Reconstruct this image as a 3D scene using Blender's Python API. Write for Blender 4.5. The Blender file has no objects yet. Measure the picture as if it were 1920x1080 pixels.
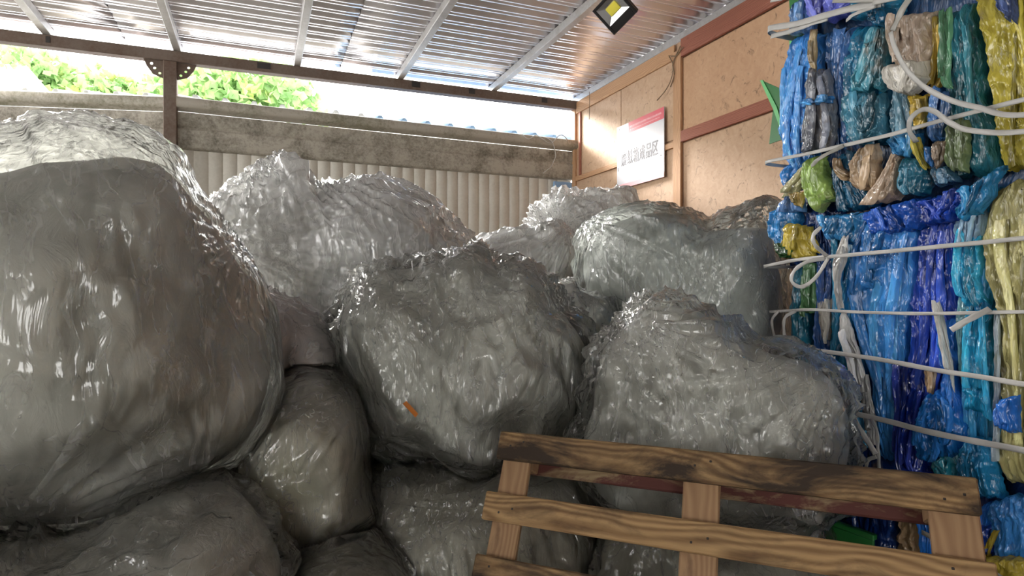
import bpy, bmesh, math, random
import numpy as np
from mathutils import Vector, Matrix

# ------------------------------------------------------------------ camera, light, exposure
S = bpy.context.scene
COL = S.collection
F, CX, CY = 1130.0, 960.0, 545.0          # focal length and principal point, pixels of the 1920x1080 frame
CAMZ = 1.5
cam = bpy.data.objects.new('camera', bpy.data.cameras.new('camera'))
COL.objects.link(cam)
cam.location = (0, 0, CAMZ)
cam.rotation_euler = (math.pi / 2, 0, 0)
cam.data.sensor_width = 36.0
cam.data.lens = 36.0 * F / 1920.0
cam.data.shift_y = 5.0 / 1920.0
cam.data.clip_start = 0.02
S.camera = cam

W = bpy.data.worlds.new('bright_hazy_sky')
S.world = W
W.use_nodes = True
bg = W.node_tree.nodes['Background']
bg.inputs['Color'].default_value = (1.0, 0.985, 0.955, 1)
bg.inputs['Strength'].default_value = 6.5

sun = bpy.data.objects.new('sun', bpy.data.lights.new('sun', 'SUN'))
COL.objects.link(sun)
sun.data.energy = 17.0
sun.data.angle = math.radians(22.0)                           # veiled by haze
sun.data.color = (1.0, 0.97, 0.93)
sun.rotation_euler = (math.radians(-64), 0, math.radians(44))   # low, from beyond the back wall on the left

S.view_settings.view_transform = 'Standard'
S.view_settings.look = 'None'
S.view_settings.exposure = 0.45
S.view_settings.gamma = 1.0
S.view_settings.use_curve_mapping = False
S.cycles.max_bounces = 7
S.cycles.diffuse_bounces = 4
S.cycles.glossy_bounces = 3
S.cycles.transmission_bounces = 4
S.cycles.transparent_max_bounces = 10
S.cycles.sample_clamp_indirect = 6.0
S.cycles.use_denoising = True

# ------------------------------------------------------------------ helpers
rnd = random.Random(7)

class Noise:
    """small vectorised gradient noise"""
    def __init__(self, seed):
        r = np.random.RandomState(seed)
        self.p = np.concatenate([r.permutation(256)] * 3).astype(np.int64)
        g = r.normal(size=(256, 3))
        self.g = g / np.linalg.norm(g, axis=1)[:, None]
    def __call__(self, P):
        P = np.asarray(P, float)
        i = np.floor(P).astype(np.int64)
        f = P - i
        i &= 255
        w = f * f * f * (f * (f * 6 - 15) + 10)
        p = self.p
        out = 0
        for dx in (0, 1):
            for dy in (0, 1):
                for dz in (0, 1):
                    h = p[p[p[(i[:, 0] + dx) & 255] + ((i[:, 1] + dy) & 255)] + ((i[:, 2] + dz) & 255)]
                    g = self.g[h & 255]
                    d = g[:, 0] * (f[:, 0] - dx) + g[:, 1] * (f[:, 1] - dy) + g[:, 2] * (f[:, 2] - dz)
                    wx = w[:, 0] if dx else 1 - w[:, 0]
                    wy = w[:, 1] if dy else 1 - w[:, 1]
                    wz = w[:, 2] if dz else 1 - w[:, 2]
                    out = out + d * wx * wy * wz
        return out * 1.5
NZ = Noise(3)
def fbm(P, octv=3):
    a, o = 1.0, 0
    P = np.array(P, float)
    for k in range(octv):
        o = o + a * NZ(P + 17.3 * k)
        P = P * 2.03
        a *= 0.5
    return o
def ridge(P, sharp=3.0):
    return (1 - np.clip(np.abs(NZ(P)) * 1.4, 0, 1)) ** sharp

def ray(px, py):
    return np.array([(px - CX) / F, 1.0, (CY - py) / F])
def at_depth(px, py, d):
    r = ray(px, py) * d
    return np.array([r[0], r[1], r[2] + CAMZ])
def on_plane(px, py, n, off):
    r = ray(px, py)
    return at_depth(px, py, off / (n[0] * r[0] + n[1]))

def link(o, parent=None):
    COL.objects.link(o)
    if parent is not None:
        o.parent = parent
    return o
def tag(o, label=None, cat=None, group=None, kind=None):
    if label: o['label'] = label
    if cat: o['category'] = cat
    if group: o['group'] = group
    if kind: o['kind'] = kind
    return o
def empty(name, loc, label=None, cat=None, group=None):
    o = bpy.data.objects.new(name, None)
    o.location = loc
    o.empty_display_size = 0.1
    link(o)
    return tag(o, label, cat, group)
def mesh(name, V, Fc, mat, parent=None, smooth=False, kind=None):
    """one mesh object; V in world coordinates, made local to an unrotated parent"""
    V = np.asarray(V, float)
    if parent is not None:
        o_ = parent
        while o_ is not None:
            V = V - np.array(o_.location)
            o_ = o_.parent
    me = bpy.data.meshes.new(name)
    if isinstance(Fc, np.ndarray):
        n, k = Fc.shape
        me.vertices.add(len(V)); me.vertices.foreach_set('co', V.ravel())
        me.loops.add(n * k); me.loops.foreach_set('vertex_index', Fc.ravel().astype(np.int32))
        me.polygons.add(n)
        me.polygons.foreach_set('loop_start', np.arange(0, n * k, k, dtype=np.int32))
        me.update(calc_edges=True)
    else:
        me.from_pydata([tuple(v) for v in V], [], Fc)
    if smooth:
        me.polygons.foreach_set('use_smooth', np.ones(len(me.polygons), bool))
    me.validate()
    me.materials.append(mat)
    o = bpy.data.objects.new(name, me)
    link(o, parent)
    if kind: o['kind'] = kind
    return o
BOXF = [(0, 1, 3, 2), (4, 6, 7, 5), (0, 4, 5, 1), (2, 3, 7, 6), (0, 2, 6, 4), (1, 5, 7, 3)]
def frame_box(name, org, ax, ay, az, x, y, z, mat, parent=None, bevel=0.0, kind=None, local=True):
    """box spanning ranges x, y, z in a frame (org, ax, ay, az); its local X runs along ax"""
    ax, ay, az = [np.asarray(v, float) / np.linalg.norm(v) for v in (ax, ay, az)]
    c = np.asarray(org) + ax * (x[0] + x[1]) / 2 + ay * (y[0] + y[1]) / 2 + az * (z[0] + z[1]) / 2
    h = [(abs(r[1] - r[0])) / 2 for r in (x, y, z)]
    V = [(sx * h[0], sy * h[1], sz * h[2]) for sx in (-1, 1) for sy in (-1, 1) for sz in (-1, 1)]
    me = bpy.data.meshes.new(name)
    me.from_pydata(V, [], BOXF)
    bm = bmesh.new(); bm.from_mesh(me)
    bmesh.ops.recalc_face_normals(bm, faces=bm.faces)
    if bevel > 0:
        bmesh.ops.bevel(bm, geom=bm.edges[:], offset=min(bevel, min(h) * 0.8), segments=1, affect='EDGES')
    bm.to_mesh(me); bm.free()
    me.materials.append(mat)
    o = bpy.data.objects.new(name, me)
    M = Matrix(((ax[0], ay[0], az[0], c[0]), (ax[1], ay[1], az[1], c[1]), (ax[2], ay[2], az[2], c[2]), (0, 0, 0, 1)))
    link(o, parent)
    if parent is not None:
        PM = Matrix.Identity(4); p_ = parent
        while p_ is not None:
            PM = p_.matrix_basis @ PM
            p_ = p_.parent
        o.matrix_basis = PM.inverted() @ M
    else:
        o.matrix_basis = M
    if kind: o['kind'] = kind
    return o
def grid_faces(nu, nv):
    i, j = np.meshgrid(np.arange(nu - 1), np.arange(nv - 1), indexing='ij')
    a = (i * nv + j).ravel()
    return np.stack([a, a + 1, a + nv + 1, a + nv], 1)
def tube(name, pts, rad, mat, parent=None, n=6):
    pts = [np.asarray(p, float) for p in pts]
    V, Fc = [], []
    for k, p in enumerate(pts):
        t = pts[min(k + 1, len(pts) - 1)] - pts[max(k - 1, 0)]
        t = t / (np.linalg.norm(t) + 1e-9)
        a = np.cross(t, (0, 0, 1)) if abs(t[2]) < 0.95 else np.cross(t, (1, 0, 0))
        a /= np.linalg.norm(a); b = np.cross(t, a)
        for q in range(n):
            w = 2 * math.pi * q / n
            V.append(p + rad * (a * math.cos(w) + b * math.sin(w)))
    for k in range(len(pts) - 1):
        for q in range(n):
            Fc.append((k * n + q, k * n + (q + 1) % n, (k + 1) * n + (q + 1) % n, (k + 1) * n + q))
    Fc.append(tuple(range(n))[::-1]); Fc.append(tuple((len(pts) - 1) * n + q for q in range(n)))
    return mesh(name, V, Fc, mat, parent, smooth=True)
def catmull(P, m):
    P = np.asarray(P, float)
    if len(P) < 3:
        t = np.linspace(0, 1, m)[:, None]
        return P[0] * (1 - t) + P[-1] * t
    Q = np.vstack([2 * P[0] - P[1], P, 2 * P[-1] - P[-2]])
    d = np.concatenate([[0], np.cumsum(np.linalg.norm(np.diff(P, axis=0), axis=1))])
    s = np.linspace(0, d[-1], m)
    out = []
    for x in s:
        k = min(max(np.searchsorted(d, x, 'right') - 1, 0), len(P) - 2)
        t = (x - d[k]) / max(d[k + 1] - d[k], 1e-9)
        a, b, c, e = Q[k], Q[k + 1], Q[k + 2], Q[k + 3]
        out.append(0.5 * (2 * b + (c - a) * t + (2 * a - 5 * b + 4 * c - e) * t * t + (3 * b - a - 3 * c + e) * t ** 3))
    return np.array(out)

# ------------------------------------------------------------------ materials
class NT:
    def __init__(self, name):
        self.m = bpy.data.materials.new(name)
        self.m.use_nodes = True
        self.t = self.m.node_tree
        self.t.nodes.clear()
        self.out = self.t.nodes.new('ShaderNodeOutputMaterial')
    def n(self, typ, inp=None, **kw):
        nd = self.t.nodes.new('ShaderNode' + typ)
        for k, v in kw.items():
            setattr(nd, k, v)
        for k, v in (inp or {}).items():
            self.set(nd, k, v)
        return nd
    def set(self, nd, k, v):
        s = nd.inputs[k]
        if isinstance(v, bpy.types.NodeSocket):
            self.t.links.new(v, s)
        elif isinstance(v, (tuple, list)) and s.type == 'RGBA' and len(v) == 3:
            s.default_value = (*v, 1)
        else:
            s.default_value = v
    def coord(self, scale=(1, 1, 1), kind='Object', loc=(0, 0, 0), rot=(0, 0, 0)):
        tc = self.n('TexCoord')
        mp = self.n('Mapping', {'Scale': scale, 'Location': loc, 'Rotation': rot})
        self.t.links.new(tc.outputs[kind], mp.inputs['Vector'])
        return mp.outputs['Vector']
    def noise(self, vec, scale, detail=3, rough=0.5, dist=0.0):
        return self.n('TexNoise', {'Vector': vec, 'Scale': scale, 'Detail': detail, 'Roughness': rough, 'Distortion': dist}).outputs['Fac']
    def ramp(self, fac, stops):
        r = self.n('ValToRGB', {'Fac': fac})
        e = r.color_ramp.elements
        while len(e) < len(stops): e.new(0.5)
        for k, (p, c) in enumerate(stops):
            e[k].position = p
            e[k].color = (*c, 1) if len(c) == 3 else c
        return r.outputs['Color']
    def remap(self, v, a, b, c=0.0, d=1.0):
        return self.n('MapRange', {'Value': v, 'From Min': a, 'From Max': b, 'To Min': c, 'To Max': d}).outputs['Result']
    def mix(self, fac, a, b, mode='MIX'):
        x = self.n('Mix', data_type='RGBA', blend_type=mode)
        self.set(x, 0, fac); self.set(x, 6, a); self.set(x, 7, b)
        return x.outputs[2]
    def math(self, op, a, b=0.0):
        x = self.n('Math', operation=op)
        self.set(x, 0, a); self.set(x, 1, b)
        return x.outputs[0]
    def bump(self, h, strength, dist, normal=None):
        i = {'Height': h, 'Strength': strength, 'Distance': dist}
        if normal is not None: i['Normal'] = normal
        return self.n('Bump', i).outputs['Normal']
    def pbsdf(self, **kw):
        p = self.n('BsdfPrincipled')
        for k, v in kw.items():
            self.set(p, k.replace('_', ' '), v)
        return p
    def done(self, shader):
        self.t.links.new(shader, self.out.inputs['Surface'])
        return self.m

def plain(name, col, rough=0.6, metallic=0.0, var=0.15, scale=8.0, bump=0.0, spec=0.5):
    t = NT(name)
    v = t.coord()
    n = t.noise(v, scale, 4, 0.6)
    dark = tuple(c * (1 - var) for c in col); lite = tuple(min(1, c * (1 + var)) for c in col)
    c = t.ramp(n, [(0.3, dark), (0.7, lite)])
    kw = dict(Base_Color=c, Roughness=rough, Metallic=metallic)
    if bump: kw['Normal'] = t.bump(t.noise(v, scale * 4, 3), 0.4, bump)
    p = t.pbsdf(**kw)
    p.inputs['Specular IOR Level'].default_value = spec
    return t.done(p.outputs[0])

def weathered(name, col, stain, rough, metallic=0.0, amount=(0.45, 0.7), stretch=(1, 1, 1), scale=5.0, bump=0.001, fine=40.0):
    t = NT(name)
    v = t.coord(stretch)
    big = t.noise(v, scale, 6, 0.65, 0.4)
    sp = t.noise(v, fine, 3, 0.7)
    f = t.math('ADD', t.math('MULTIPLY', big, 0.65), t.math('MULTIPLY', sp, 0.35))
    f = t.remap(f, amount[0], amount[1])
    c = t.mix(f, col, stain)
    p = t.pbsdf(Base_Color=c, Roughness=rough, Metallic=metallic, Normal=t.bump(sp, 0.3, bump))
    return t.done(p.outputs[0])

def wood(name, lite, dark, wear=None, rough=0.75, amount=(0.42, 0.66), seed=0.0):
    """grain along the board's own X axis, knots, dark weathering with its own shape"""
    t = NT(name)
    v = t.coord((1.0, 16, 16), loc=(seed, seed * 2, 0))
    g = t.noise(v, 3.0, 6, 0.65, 0.5)
    v2 = t.coord((0.55, 4.0, 4.0), loc=(seed, 0.31 + seed * 0.01, 0.23))
    bend = t.n('TexNoise', {'Vector': t.coord((1.3, 3.5, 3.5), loc=(seed * 2, seed, 0)), 'Scale': 1.6, 'Detail': 2.0}).outputs['Color']
    wv = t.n('TexWave', {'Vector': t.mix(0.30, v2, bend), 'Scale': 9.0, 'Distortion': 1.2, 'Detail': 2.0}, wave_type='RINGS', rings_direction='X').outputs['Fac']
    c = t.ramp(t.math('ADD', t.math('MULTIPLY', g, 0.6), t.math('MULTIPLY', wv, 0.4)), [(0.25, dark), (0.5, tuple((a + b) / 2 for a, b in zip(lite, dark))), (0.75, lite)])
    v3 = t.coord((2.0, 6, 6), loc=(seed * 3, 0, 0))
    st = t.remap(t.noise(v3, 1.9, 6, 0.68, 0.5), amount[0], amount[1])
    c = t.mix(st, c, wear or tuple(x * 0.22 for x in dark))
    nrm = t.bump(t.math('ADD', g, t.math('MULTIPLY', wv, 0.5)), 0.6, 0.0015)
    return t.done(t.pbsdf(Base_Color=c, Roughness=rough, Normal=nrm).outputs[0])

def contents_mat(name, lite, dark, tint, seed, glow=0.06):
    """crushed clear film packed inside a bag: soft, cloudy, light scatters in it"""
    t = NT(name)
    v = t.coord(loc=(seed, seed * 1.7, -seed))
    n = t.noise(v, 2.4, 5, 0.55, 1.0)
    vs = t.n('Mapping', {'Vector': v, 'Scale': (1, 1, 0.4), 'Rotation': (0.4, 0.7, 0.5)}).outputs['Vector']
    n2 = t.noise(vs, 11.0, 5, 0.65, 1.6)
    c = t.ramp(t.math('ADD', t.math('MULTIPLY', n, 0.68), t.math('MULTIPLY', n2, 0.32)), [(0.34, dark), (0.48, tuple((a + b) / 2 for a, b in zip(lite, dark))), (0.62, lite)])
    tn = t.remap(t.noise(v, 1.7, 3, 0.5), 0.55, 0.75)
    c = t.mix(tn, c, tint)
    p = t.pbsdf(Base_Color=c, Roughness=0.5, Normal=t.bump(n2, 0.35, 0.02))
    p.inputs['Subsurface Weight'].default_value = 0.0 if glow < 0.1 else 0.9
    p.inputs['Subsurface Radius'].default_value = (1.0, 1.0, 1.0)
    p.inputs['Subsurface Scale'].default_value = glow
    p.inputs['Specular IOR Level'].default_value = 0.3
    return t.done(p.outputs[0])

def film_mat(name, haze, col=(0.80, 0.80, 0.79), seed=0.0, crink=0.5):
    """thin polythene: mostly see-through, milky in patches, glossy streaky wrinkles"""
    t = NT(name)
    v = t.coord(loc=(seed, 0, seed))
    ns = t.n('TexNoise', {'Vector': v, 'Scale': 2.5, 'Detail': 2.0}).outputs['Color']
    vd = t.mix(0.16, v, ns)
    vs = t.n('Mapping', {'Vector': vd, 'Scale': (1, 1, 0.16), 'Rotation': (0.5 + seed, 0.6 - seed * 0.3, 0.3)}).outputs['Vector']
    wr = t.noise(vs, 16.0, 4, 0.55, 0.6)
    crease = t.math('ABSOLUTE', t.math('SUBTRACT', wr, 0.5))
    vf = t.n('Mapping', {'Vector': vd, 'Scale': (1, 1, 0.4), 'Rotation': (-0.4, 0.3 + seed, 0.9)}).outputs['Vector']
    fine = t.n('TexVoronoi', {'Vector': vf, 'Scale': 32.0}, feature='F1').outputs['Distance']
    mask = t.remap(t.noise(v, 2.8, 3, 0.5, 0.5), 0.50 - crink * 0.25, 0.64 - crink * 0.16)
    h = t.math('ADD', t.math('MULTIPLY', crease, -0.9), t.math('MULTIPLY', t.math('MULTIPLY', fine, mask), 0.7))
    nrm = t.bump(h, 0.30 + 0.45 * crink, 0.03)
    lw = t.n('LayerWeight', {'Blend': 0.30}).outputs['Facing']
    patch = t.remap(t.noise(v, 1.9, 4, 0.55, 0.6), 0.36, 0.66, haze * 0.3, haze * 1.5)
    fac = t.math('ADD', patch, t.math('MULTIPLY', t.math('POWER', lw, 3.0), 0.30))
    fac = t.math('ADD', fac, t.remap(crease, 0.0, 0.03, 0.26, 0.0))
    fac = t.math('MINIMUM', fac, 0.95)
    p = t.pbsdf(Base_Color=col, Roughness=0.2, Normal=nrm)
    p.inputs['Specular IOR Level'].default_value = 0.5
    tl = t.n('BsdfTranslucent', {'Color': (0.86, 0.86, 0.85, 1)})
    body = t.n('MixShader', {'Fac': 0.5}); t.t.links.new(p.outputs[0], body.inputs[1]); t.t.links.new(tl.outputs[0], body.inputs[2])
    clear = t.n('BsdfTransparent', {'Color': (0.95, 0.955, 0.945, 1)})
    gl = t.n('BsdfGlossy', {'Color': (1, 1, 1, 1), 'Roughness': 0.15 - 0.06 * crink, 'Normal': nrm})
    fr = t.n('Fresnel', {'IOR': 1.6, 'Normal': nrm})
    mx = t.n('MixShader', {'Fac': fac}); t.t.links.new(clear.outputs[0], mx.inputs[1]); t.t.links.new(body.outputs[0], mx.inputs[2])
    cg = t.n('MixShader', {'Fac': fr.outputs[0]}); t.t.links.new(mx.outputs[0], cg.inputs[1]); t.t.links.new(gl.outputs[0], cg.inputs[2])
    return t.done(cg.outputs[0])

_film = {}
def colour_film(col, dirt=0.0, alpha=1.0, rough=0.26):
    key = (col, dirt, alpha, rough)
    if key in _film: return _film[key]
    t = NT('baled_film')
    v = t.coord((1, 1, 0.35))
    n = t.noise(v, 9.0, 5, 0.6, 1.0)
    c = t.ramp(n, [(0.3, tuple(x * 0.45 for x in col)), (0.5, tuple(x * 0.92 for x in col)), (0.72, tuple(min(0.9, x * 1.3 + 0.01) for x in col))])
    if dirt > 0:
        d = t.remap(t.noise(t.coord((1, 1, 0.5), loc=(3, 1, 2)), 8.0, 6, 0.7, 1.0), 0.62 - dirt * 0.25, 0.80 - dirt * 0.2)
        c = t.mix(d, c, (0.20, 0.15, 0.09))
    vw = t.mix(0.10, t.coord(), t.n('TexNoise', {'Vector': t.coord(), 'Scale': 5.0, 'Detail': 2.0}).outputs['Color'])
    v2 = t.n('Mapping', {'Vector': vw, 'Scale': (1, 1, 0.14), 'Rotation': (0.10, 0.06, 0)}).outputs['Vector']
    w = t.math('ABSOLUTE', t.math('SUBTRACT', t.noise(v2, 34.0, 3, 0.6, 0.4), 0.5))
    vo = t.n('TexVoronoi', {'Vector': t.n('Mapping', {'Vector': vw, 'Scale': (1, 1, 0.5), 'Rotation': (0.3, 0.2, 0.4)}).outputs['Vector'], 'Scale': 30.0}, feature='F1').outputs['Distance']
    nrm = t.bump(t.math('ADD', t.math('MULTIPLY', w, -0.9), t.math('MULTIPLY', vo, 0.45)), 0.9, 0.016)
    p = t.pbsdf(Base_Color=c, Roughness=rough, Normal=nrm)
    p.inputs['Specular IOR Level'].default_value = 0.55
    sh = p.outputs[0]
    if alpha < 1:
        tr = t.n('BsdfTransparent', {'Color': (0.9, 0.9, 0.9, 1)})
        mx = t.n('MixShader', {'Fac': alpha}); t.t.links.new(tr.outputs[0], mx.inputs[1]); t.t.links.new(sh, mx.inputs[2])
        sh = mx.outputs[0]
    _film[key] = t.done(sh)
    return _film[key]

M = {}
M['concrete'] = weathered('concrete', (0.20, 0.19, 0.17), (0.10, 0.095, 0.085), 0.85, scale=1.5, bump=0.003)
M['ply'] = None
def plywood(name, lite, dark, seed):
    t = NT(name)
    v = t.coord((7, 7, 1.0), loc=(seed, seed, seed))
    g = t.noise(v, 2.4, 6, 0.65, 1.2)
    v2 = t.coord(loc=(seed, 0, 0))
    b = t.noise(v2, 1.6, 5, 0.6, 0.4)
    c = t.ramp(t.math('ADD', t.math('MULTIPLY', g, 0.55), t.math('MULTIPLY', b, 0.45)), [(0.3, dark), (0.66, lite)])
    st = t.remap(t.noise(t.coord((3, 3, 1.4), loc=(seed, 2, 1)), 2.8, 7, 0.75, 1.6), 0.575, 0.66)
    c = t.mix(t.math('MULTIPLY', st, 0.75), c, tuple(x * 0.35 for x in dark))
    p = t.pbsdf(Base_Color=c, Roughness=0.7, Normal=t.bump(g, 0.35, 0.003))
    return t.done(p.outputs[0])
M['ply_a'] = plywood('plywood_tan', (0.60, 0.415, 0.275), (0.44, 0.275, 0.165), 1.0)
M['ply_b'] = plywood('plywood_orange', (0.57, 0.36, 0.215), (0.44, 0.25, 0.14), 4.0)
M['ply_c'] = plywood('plywood_pale', (0.60, 0.42, 0.28), (0.43, 0.27, 0.17), 9.0)
M['timber'] = wood('tan_timber', (0.55, 0.33, 0.18), (0.42, 0.23, 0.12), amount=(0.7, 0.9), seed=2)
M['timber_red'] = wood('red_timber', (0.36, 0.135, 0.085), (0.25, 0.085, 0.055), amount=(0.66, 0.9), seed=5)
M['rusty'] = weathered('rusty_steel', (0.165, 0.125, 0.10), (0.10, 0.055, 0.035), 0.65, 0.2, scale=3.0)
M['galv'] = weathered('galvanised_steel', (0.62, 0.61, 0.60), (0.45, 0.43, 0.40), 0.42, 0.55, scale=4.0)
M['fascia'] = weathered('stained_fascia', (0.40, 0.365, 0.305), (0.11, 0.095, 0.07), 0.6, 0.0, amount=(0.44, 0.64), stretch=(1, 1, 1.0), scale=3.5)
M['lip'] = weathered('gutter_lip', (0.40, 0.365, 0.305), (0.19, 0.18, 0.12), 0.5, 0.0, amount=(0.46, 0.62), scale=2.0)
M['siding'] = weathered('cream_siding', (0.60, 0.57, 0.50), (0.48, 0.45, 0.38), 0.5, 0.0, scale=1.2)
M['blue_roof'] = plain('blue_roof_sheet', (0.24, 0.40, 0.62), 0.5)
M['pale_roof'] = plain('pale_blue_roof_sheet', (0.72, 0.75, 0.79), 0.5)  # kept pale to bounce light onto the underside of the shed roof
M['white_sheet'] = plain('white_sheet', (0.75, 0.78, 0.80), 0.5, var=0.06)
M['black'] = plain('black_plastic', (0.012, 0.011, 0.012), 0.4)
M['dark'] = plain('dark_steel', (0.03, 0.025, 0.022), 0.6)
M['reflector'] = plain('lamp_reflector', (0.6, 0.6, 0.62), 0.25, 0.9, 0.05)
M['led'] = plain('yellow_led_chip', (0.82, 0.72, 0.08), 0.5, var=0.04)
M['sign_white'] = plain('sign_white', (0.66, 0.645, 0.68), 0.4, var=0.03, scale=2)
M['sign_red'] = plain('sign_red', (0.62, 0.06, 0.09), 0.4, var=0.05)
M['sign_pink'] = plain('sign_pink', (0.85, 0.42, 0.45), 0.4, var=0.03)
M['sign_ink'] = plain('sign_ink', (0.07, 0.068, 0.08), 0.5, var=0.1)
M['print'] = plain('black_print', (0.02, 0.02, 0.02), 0.5)
M['orange'] = plain('orange_sticker', (0.62, 0.19, 0.02), 0.45)
M['strap'] = plain('white_strap', (0.46, 0.45, 0.43), 0.38, var=0.08, scale=14)
M['strap_grey'] = plain('grey_strap', (0.32, 0.31, 0.28), 0.38, var=0.1, scale=14)
M['green_sheet'] = plain('green_plastic', (0.02, 0.16, 0.035), 0.35, var=0.1)
M['green_edge'] = plain('light_green_plastic', (0.16, 0.55, 0.20), 0.35, var=0.1)
def roof_mat():
    t = NT('zinc_roof')
    v = t.coord((1, 1, 1))
    n = t.noise(v, 1.3, 4, 0.6)
    c = t.ramp(n, [(0.3, (0.72, 0.70, 0.73)), (0.7, (0.84, 0.82, 0.85))])
    p = t.pbsdf(Base_Color=c, Metallic=0.7, Roughness=t.remap(n, 0.3, 0.7, 0.16, 0.26))
    return t.done(p.outputs[0])
M['roof'] = roof_mat()

# ------------------------------------------------------------------ the shed: directions
ang = math.atan2(CX - 483.0, F)
D1 = np.array([-math.sin(ang), math.cos(ang), 0])      # along the plywood wall, away from the camera
D2 = np.array([math.cos(ang), math.sin(ang), 0])       # along the back beam, to the right
UP = np.array([0, 0, 1.0])
WALL = 3.5                                             # plywood wall: distance from the camera along D2
BACK = 6.34                                            # beam line: distance along D1
def rw(s1, s2, z):                                     # room coordinates -> world
    return D1 * s1 + D2 * s2 + UP * z
def s2_at(px, off):                                    # where a pixel column meets the plane D1 = off
    p = on_plane(px, 300, D1, off); return float(np.dot(p, D2))
def s1_at(px, off=WALL):                               # where a pixel column meets the plane D2 = off
    p = on_plane(px, 300, D2, off); return float(np.dot(p, D1))
O0 = np.zeros(3)

floor = frame_box('floor', O0, D2, D1, UP, (-12, 5), (-13, 9), (-0.1, 0), M['concrete'], kind='structure')

# plywood wall on the right
wall = frame_box('wall_right', O0, D1, D2, UP, (-11.0, BACK + 0.1), (WALL + 0.02, WALL + 0.05), (0, 3.75), M['ply_c'], kind='structure')
def wall_piece(name, s1, z, mat, out=0.0, thick=0.02, ax='z'):
    if ax == 'z':
        return frame_box(name, O0, UP, D1, D2, z, s1, (WALL + 0.02 - out - thick, WALL + 0.02 - out), mat, wall, 0.003)
    return frame_box(name, O0, D1, UP, D2, s1, z, (WALL + 0.02 - out - thick, WALL + 0.02 - out), mat, wall, 0.003)
sb0, sb1 = s1_at(1266), s1_at(1280)                    # upright batten
plys = [(BACK + 0.05, sb0 + 0.9, 2.86, 3.66, 'ply_a'), (sb0 + 0.89, sb0, 2.88, 3.66, 'ply_a'),
        (BACK + 0.05, sb0, 1.9, 2.80, 'ply_c'), (BACK + 0.05, sb0, 0.02, 1.89, 'ply_c'),
        (sb1, sb1 - 1.42, 2.93, 3.58, 'ply_b'), (sb1 - 1.43, sb1 - 2.6, 2.93, 3.58, 'ply_b'),
        (sb1, sb1 - 1.42, 1.75, 2.82, 'ply_a'), (sb1 - 1.43, sb1 - 2.6, 1.75, 2.82, 'ply_a'),
        (sb1, sb1 - 2.6, 0.02, 1.74, 'ply_c'),
        (sb1 - 2.7, -10.9, 1.85, 3.58, 'ply_b'), (sb1 - 2.7, -10.9, 0.02, 1.84, 'ply_a')]
for a, b, z0, z1, m in plys:
    wall_piece('plywood_panel', (b, a), (z0, z1), M[m], 0.0, 0.015)
wall_piece('batten', (sb1, sb0), (0.02, 3.66), M['timber'], 0.015, 0.03)
wall_piece('batten', (sb1 - 2.7, sb1 - 2.6), (0.02, 3.6), M['timber_red'], 0.015, 0.03)
wall_piece('batten', (BACK - 0.03, BACK + 0.05), (0.02, 3.66), M['timber'], 0.015, 0.03)
wall_piece('batten', (BACK - 0.14, BACK - 0.10), (2.86, 3.60), M['timber_red'], 0.015, 0.02)
wall_piece('rail', (sb0, BACK - 0.03), (2.80, 2.855), M['timber'], 0.015, 0.025, 'x')
wall_piece('rail', (sb0, BACK - 0.03), (3.60, 3.735), M['timber'], 0.015, 0.02, 'x')
wall_piece('rail', (-10.9, sb1), (2.825, 2.925), M['timber_red'], 0.015, 0.03, 'x')
wall_piece('rail', (-10.9, sb1), (3.585, 3.745), M['timber_red'], 0.015, 0.03, 'x')
# dark knot hole
p = on_plane(1131, 357, D2, WALL)
V = [p - D2 * 0.002 + D1 * 0.055 * math.cos(w) * (1.2 if math.cos(w) > 0 else 0.9) + UP * (0.027 * math.sin(w) - 0.012 * math.cos(w)) for w in np.linspace(0, 2 * math.pi, 12, endpoint=False)]
V += [v + D2 * 0.004 for v in V]
mesh('plywood_hole', V, [tuple(range(12))] + [(k, (k + 1) % 12, 12 + (k + 1) % 12, 12 + k) for k in range(12)], M['black'], wall)

wl_ = frame_box('added_wall_left', O0, D1, D2, UP, (-11.0, 5.9), (-6.0, -5.95), (0, 1.3), M['siding'], kind='structure')  # added out of view to limit the light from the left
frame_box('added_upper_panel', O0, D1, D2, UP, (-11.0, 0.8), (-6.0, -5.95), (1.3, 3.45), M['siding'], wl_)  # unseen screen added to cut the side light nearer the camera
wf_ = frame_box('added_wall_front', O0, D2, D1, UP, (-2.4, WALL + 0.05), (-11.05, -11.0), (0, 3.75), M['siding'], kind='structure')  # unseen wall added to narrow the light from the front opening
# steel frame: beam, post, purlins, roof
beam_l, beam_r = -9.5, WALL + 0.03
zb = lambda s2: 3.655 - 0.0125 * (WALL - s2)
beam = empty('roof_beam', rw(BACK, beam_l, 3.55)); tag(beam, 'rusty brown steel beam carrying the zinc roof above the open gap', 'beam')
bd = rw(BACK, beam_r, zb(beam_r)) - rw(BACK, beam_l, zb(beam_l))
L = np.linalg.norm(bd); bd /= L; bu = np.cross(D1, bd) * -1
if bu[2] < 0: bu = -bu
frame_box('beam_body', rw(BACK, beam_l, zb(beam_l)), bd, D1, bu, (0, L), (-0.05, 0.05), (0, 0.10), M['rusty'], beam, 0.006)
for px, w in ((495, 0.12), (780, 0.09), (885, 0.07), (1021, 0.07), (90, 0.03)):
    s = s2_at(px, BACK - 0.05)
    frame_box('slot_plate', rw(BACK, s, zb(s)), bd, D1, bu, (-w / 2, w / 2), (-0.056, -0.048), (0.03, 0.085), M['dark'], beam)
ps = s2_at(320, BACK)
post = empty('steel_post', rw(BACK, ps, 0)); tag(post, 'rusty steel post with drilled corner plates under the roof beam', 'post')
frame_box('post_body', rw(BACK, ps, 0), UP, D2, D1, (0, zb(ps)), (-0.055, 0.055), (-0.055, 0.055), M['rusty'], post, 0.006)
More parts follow.
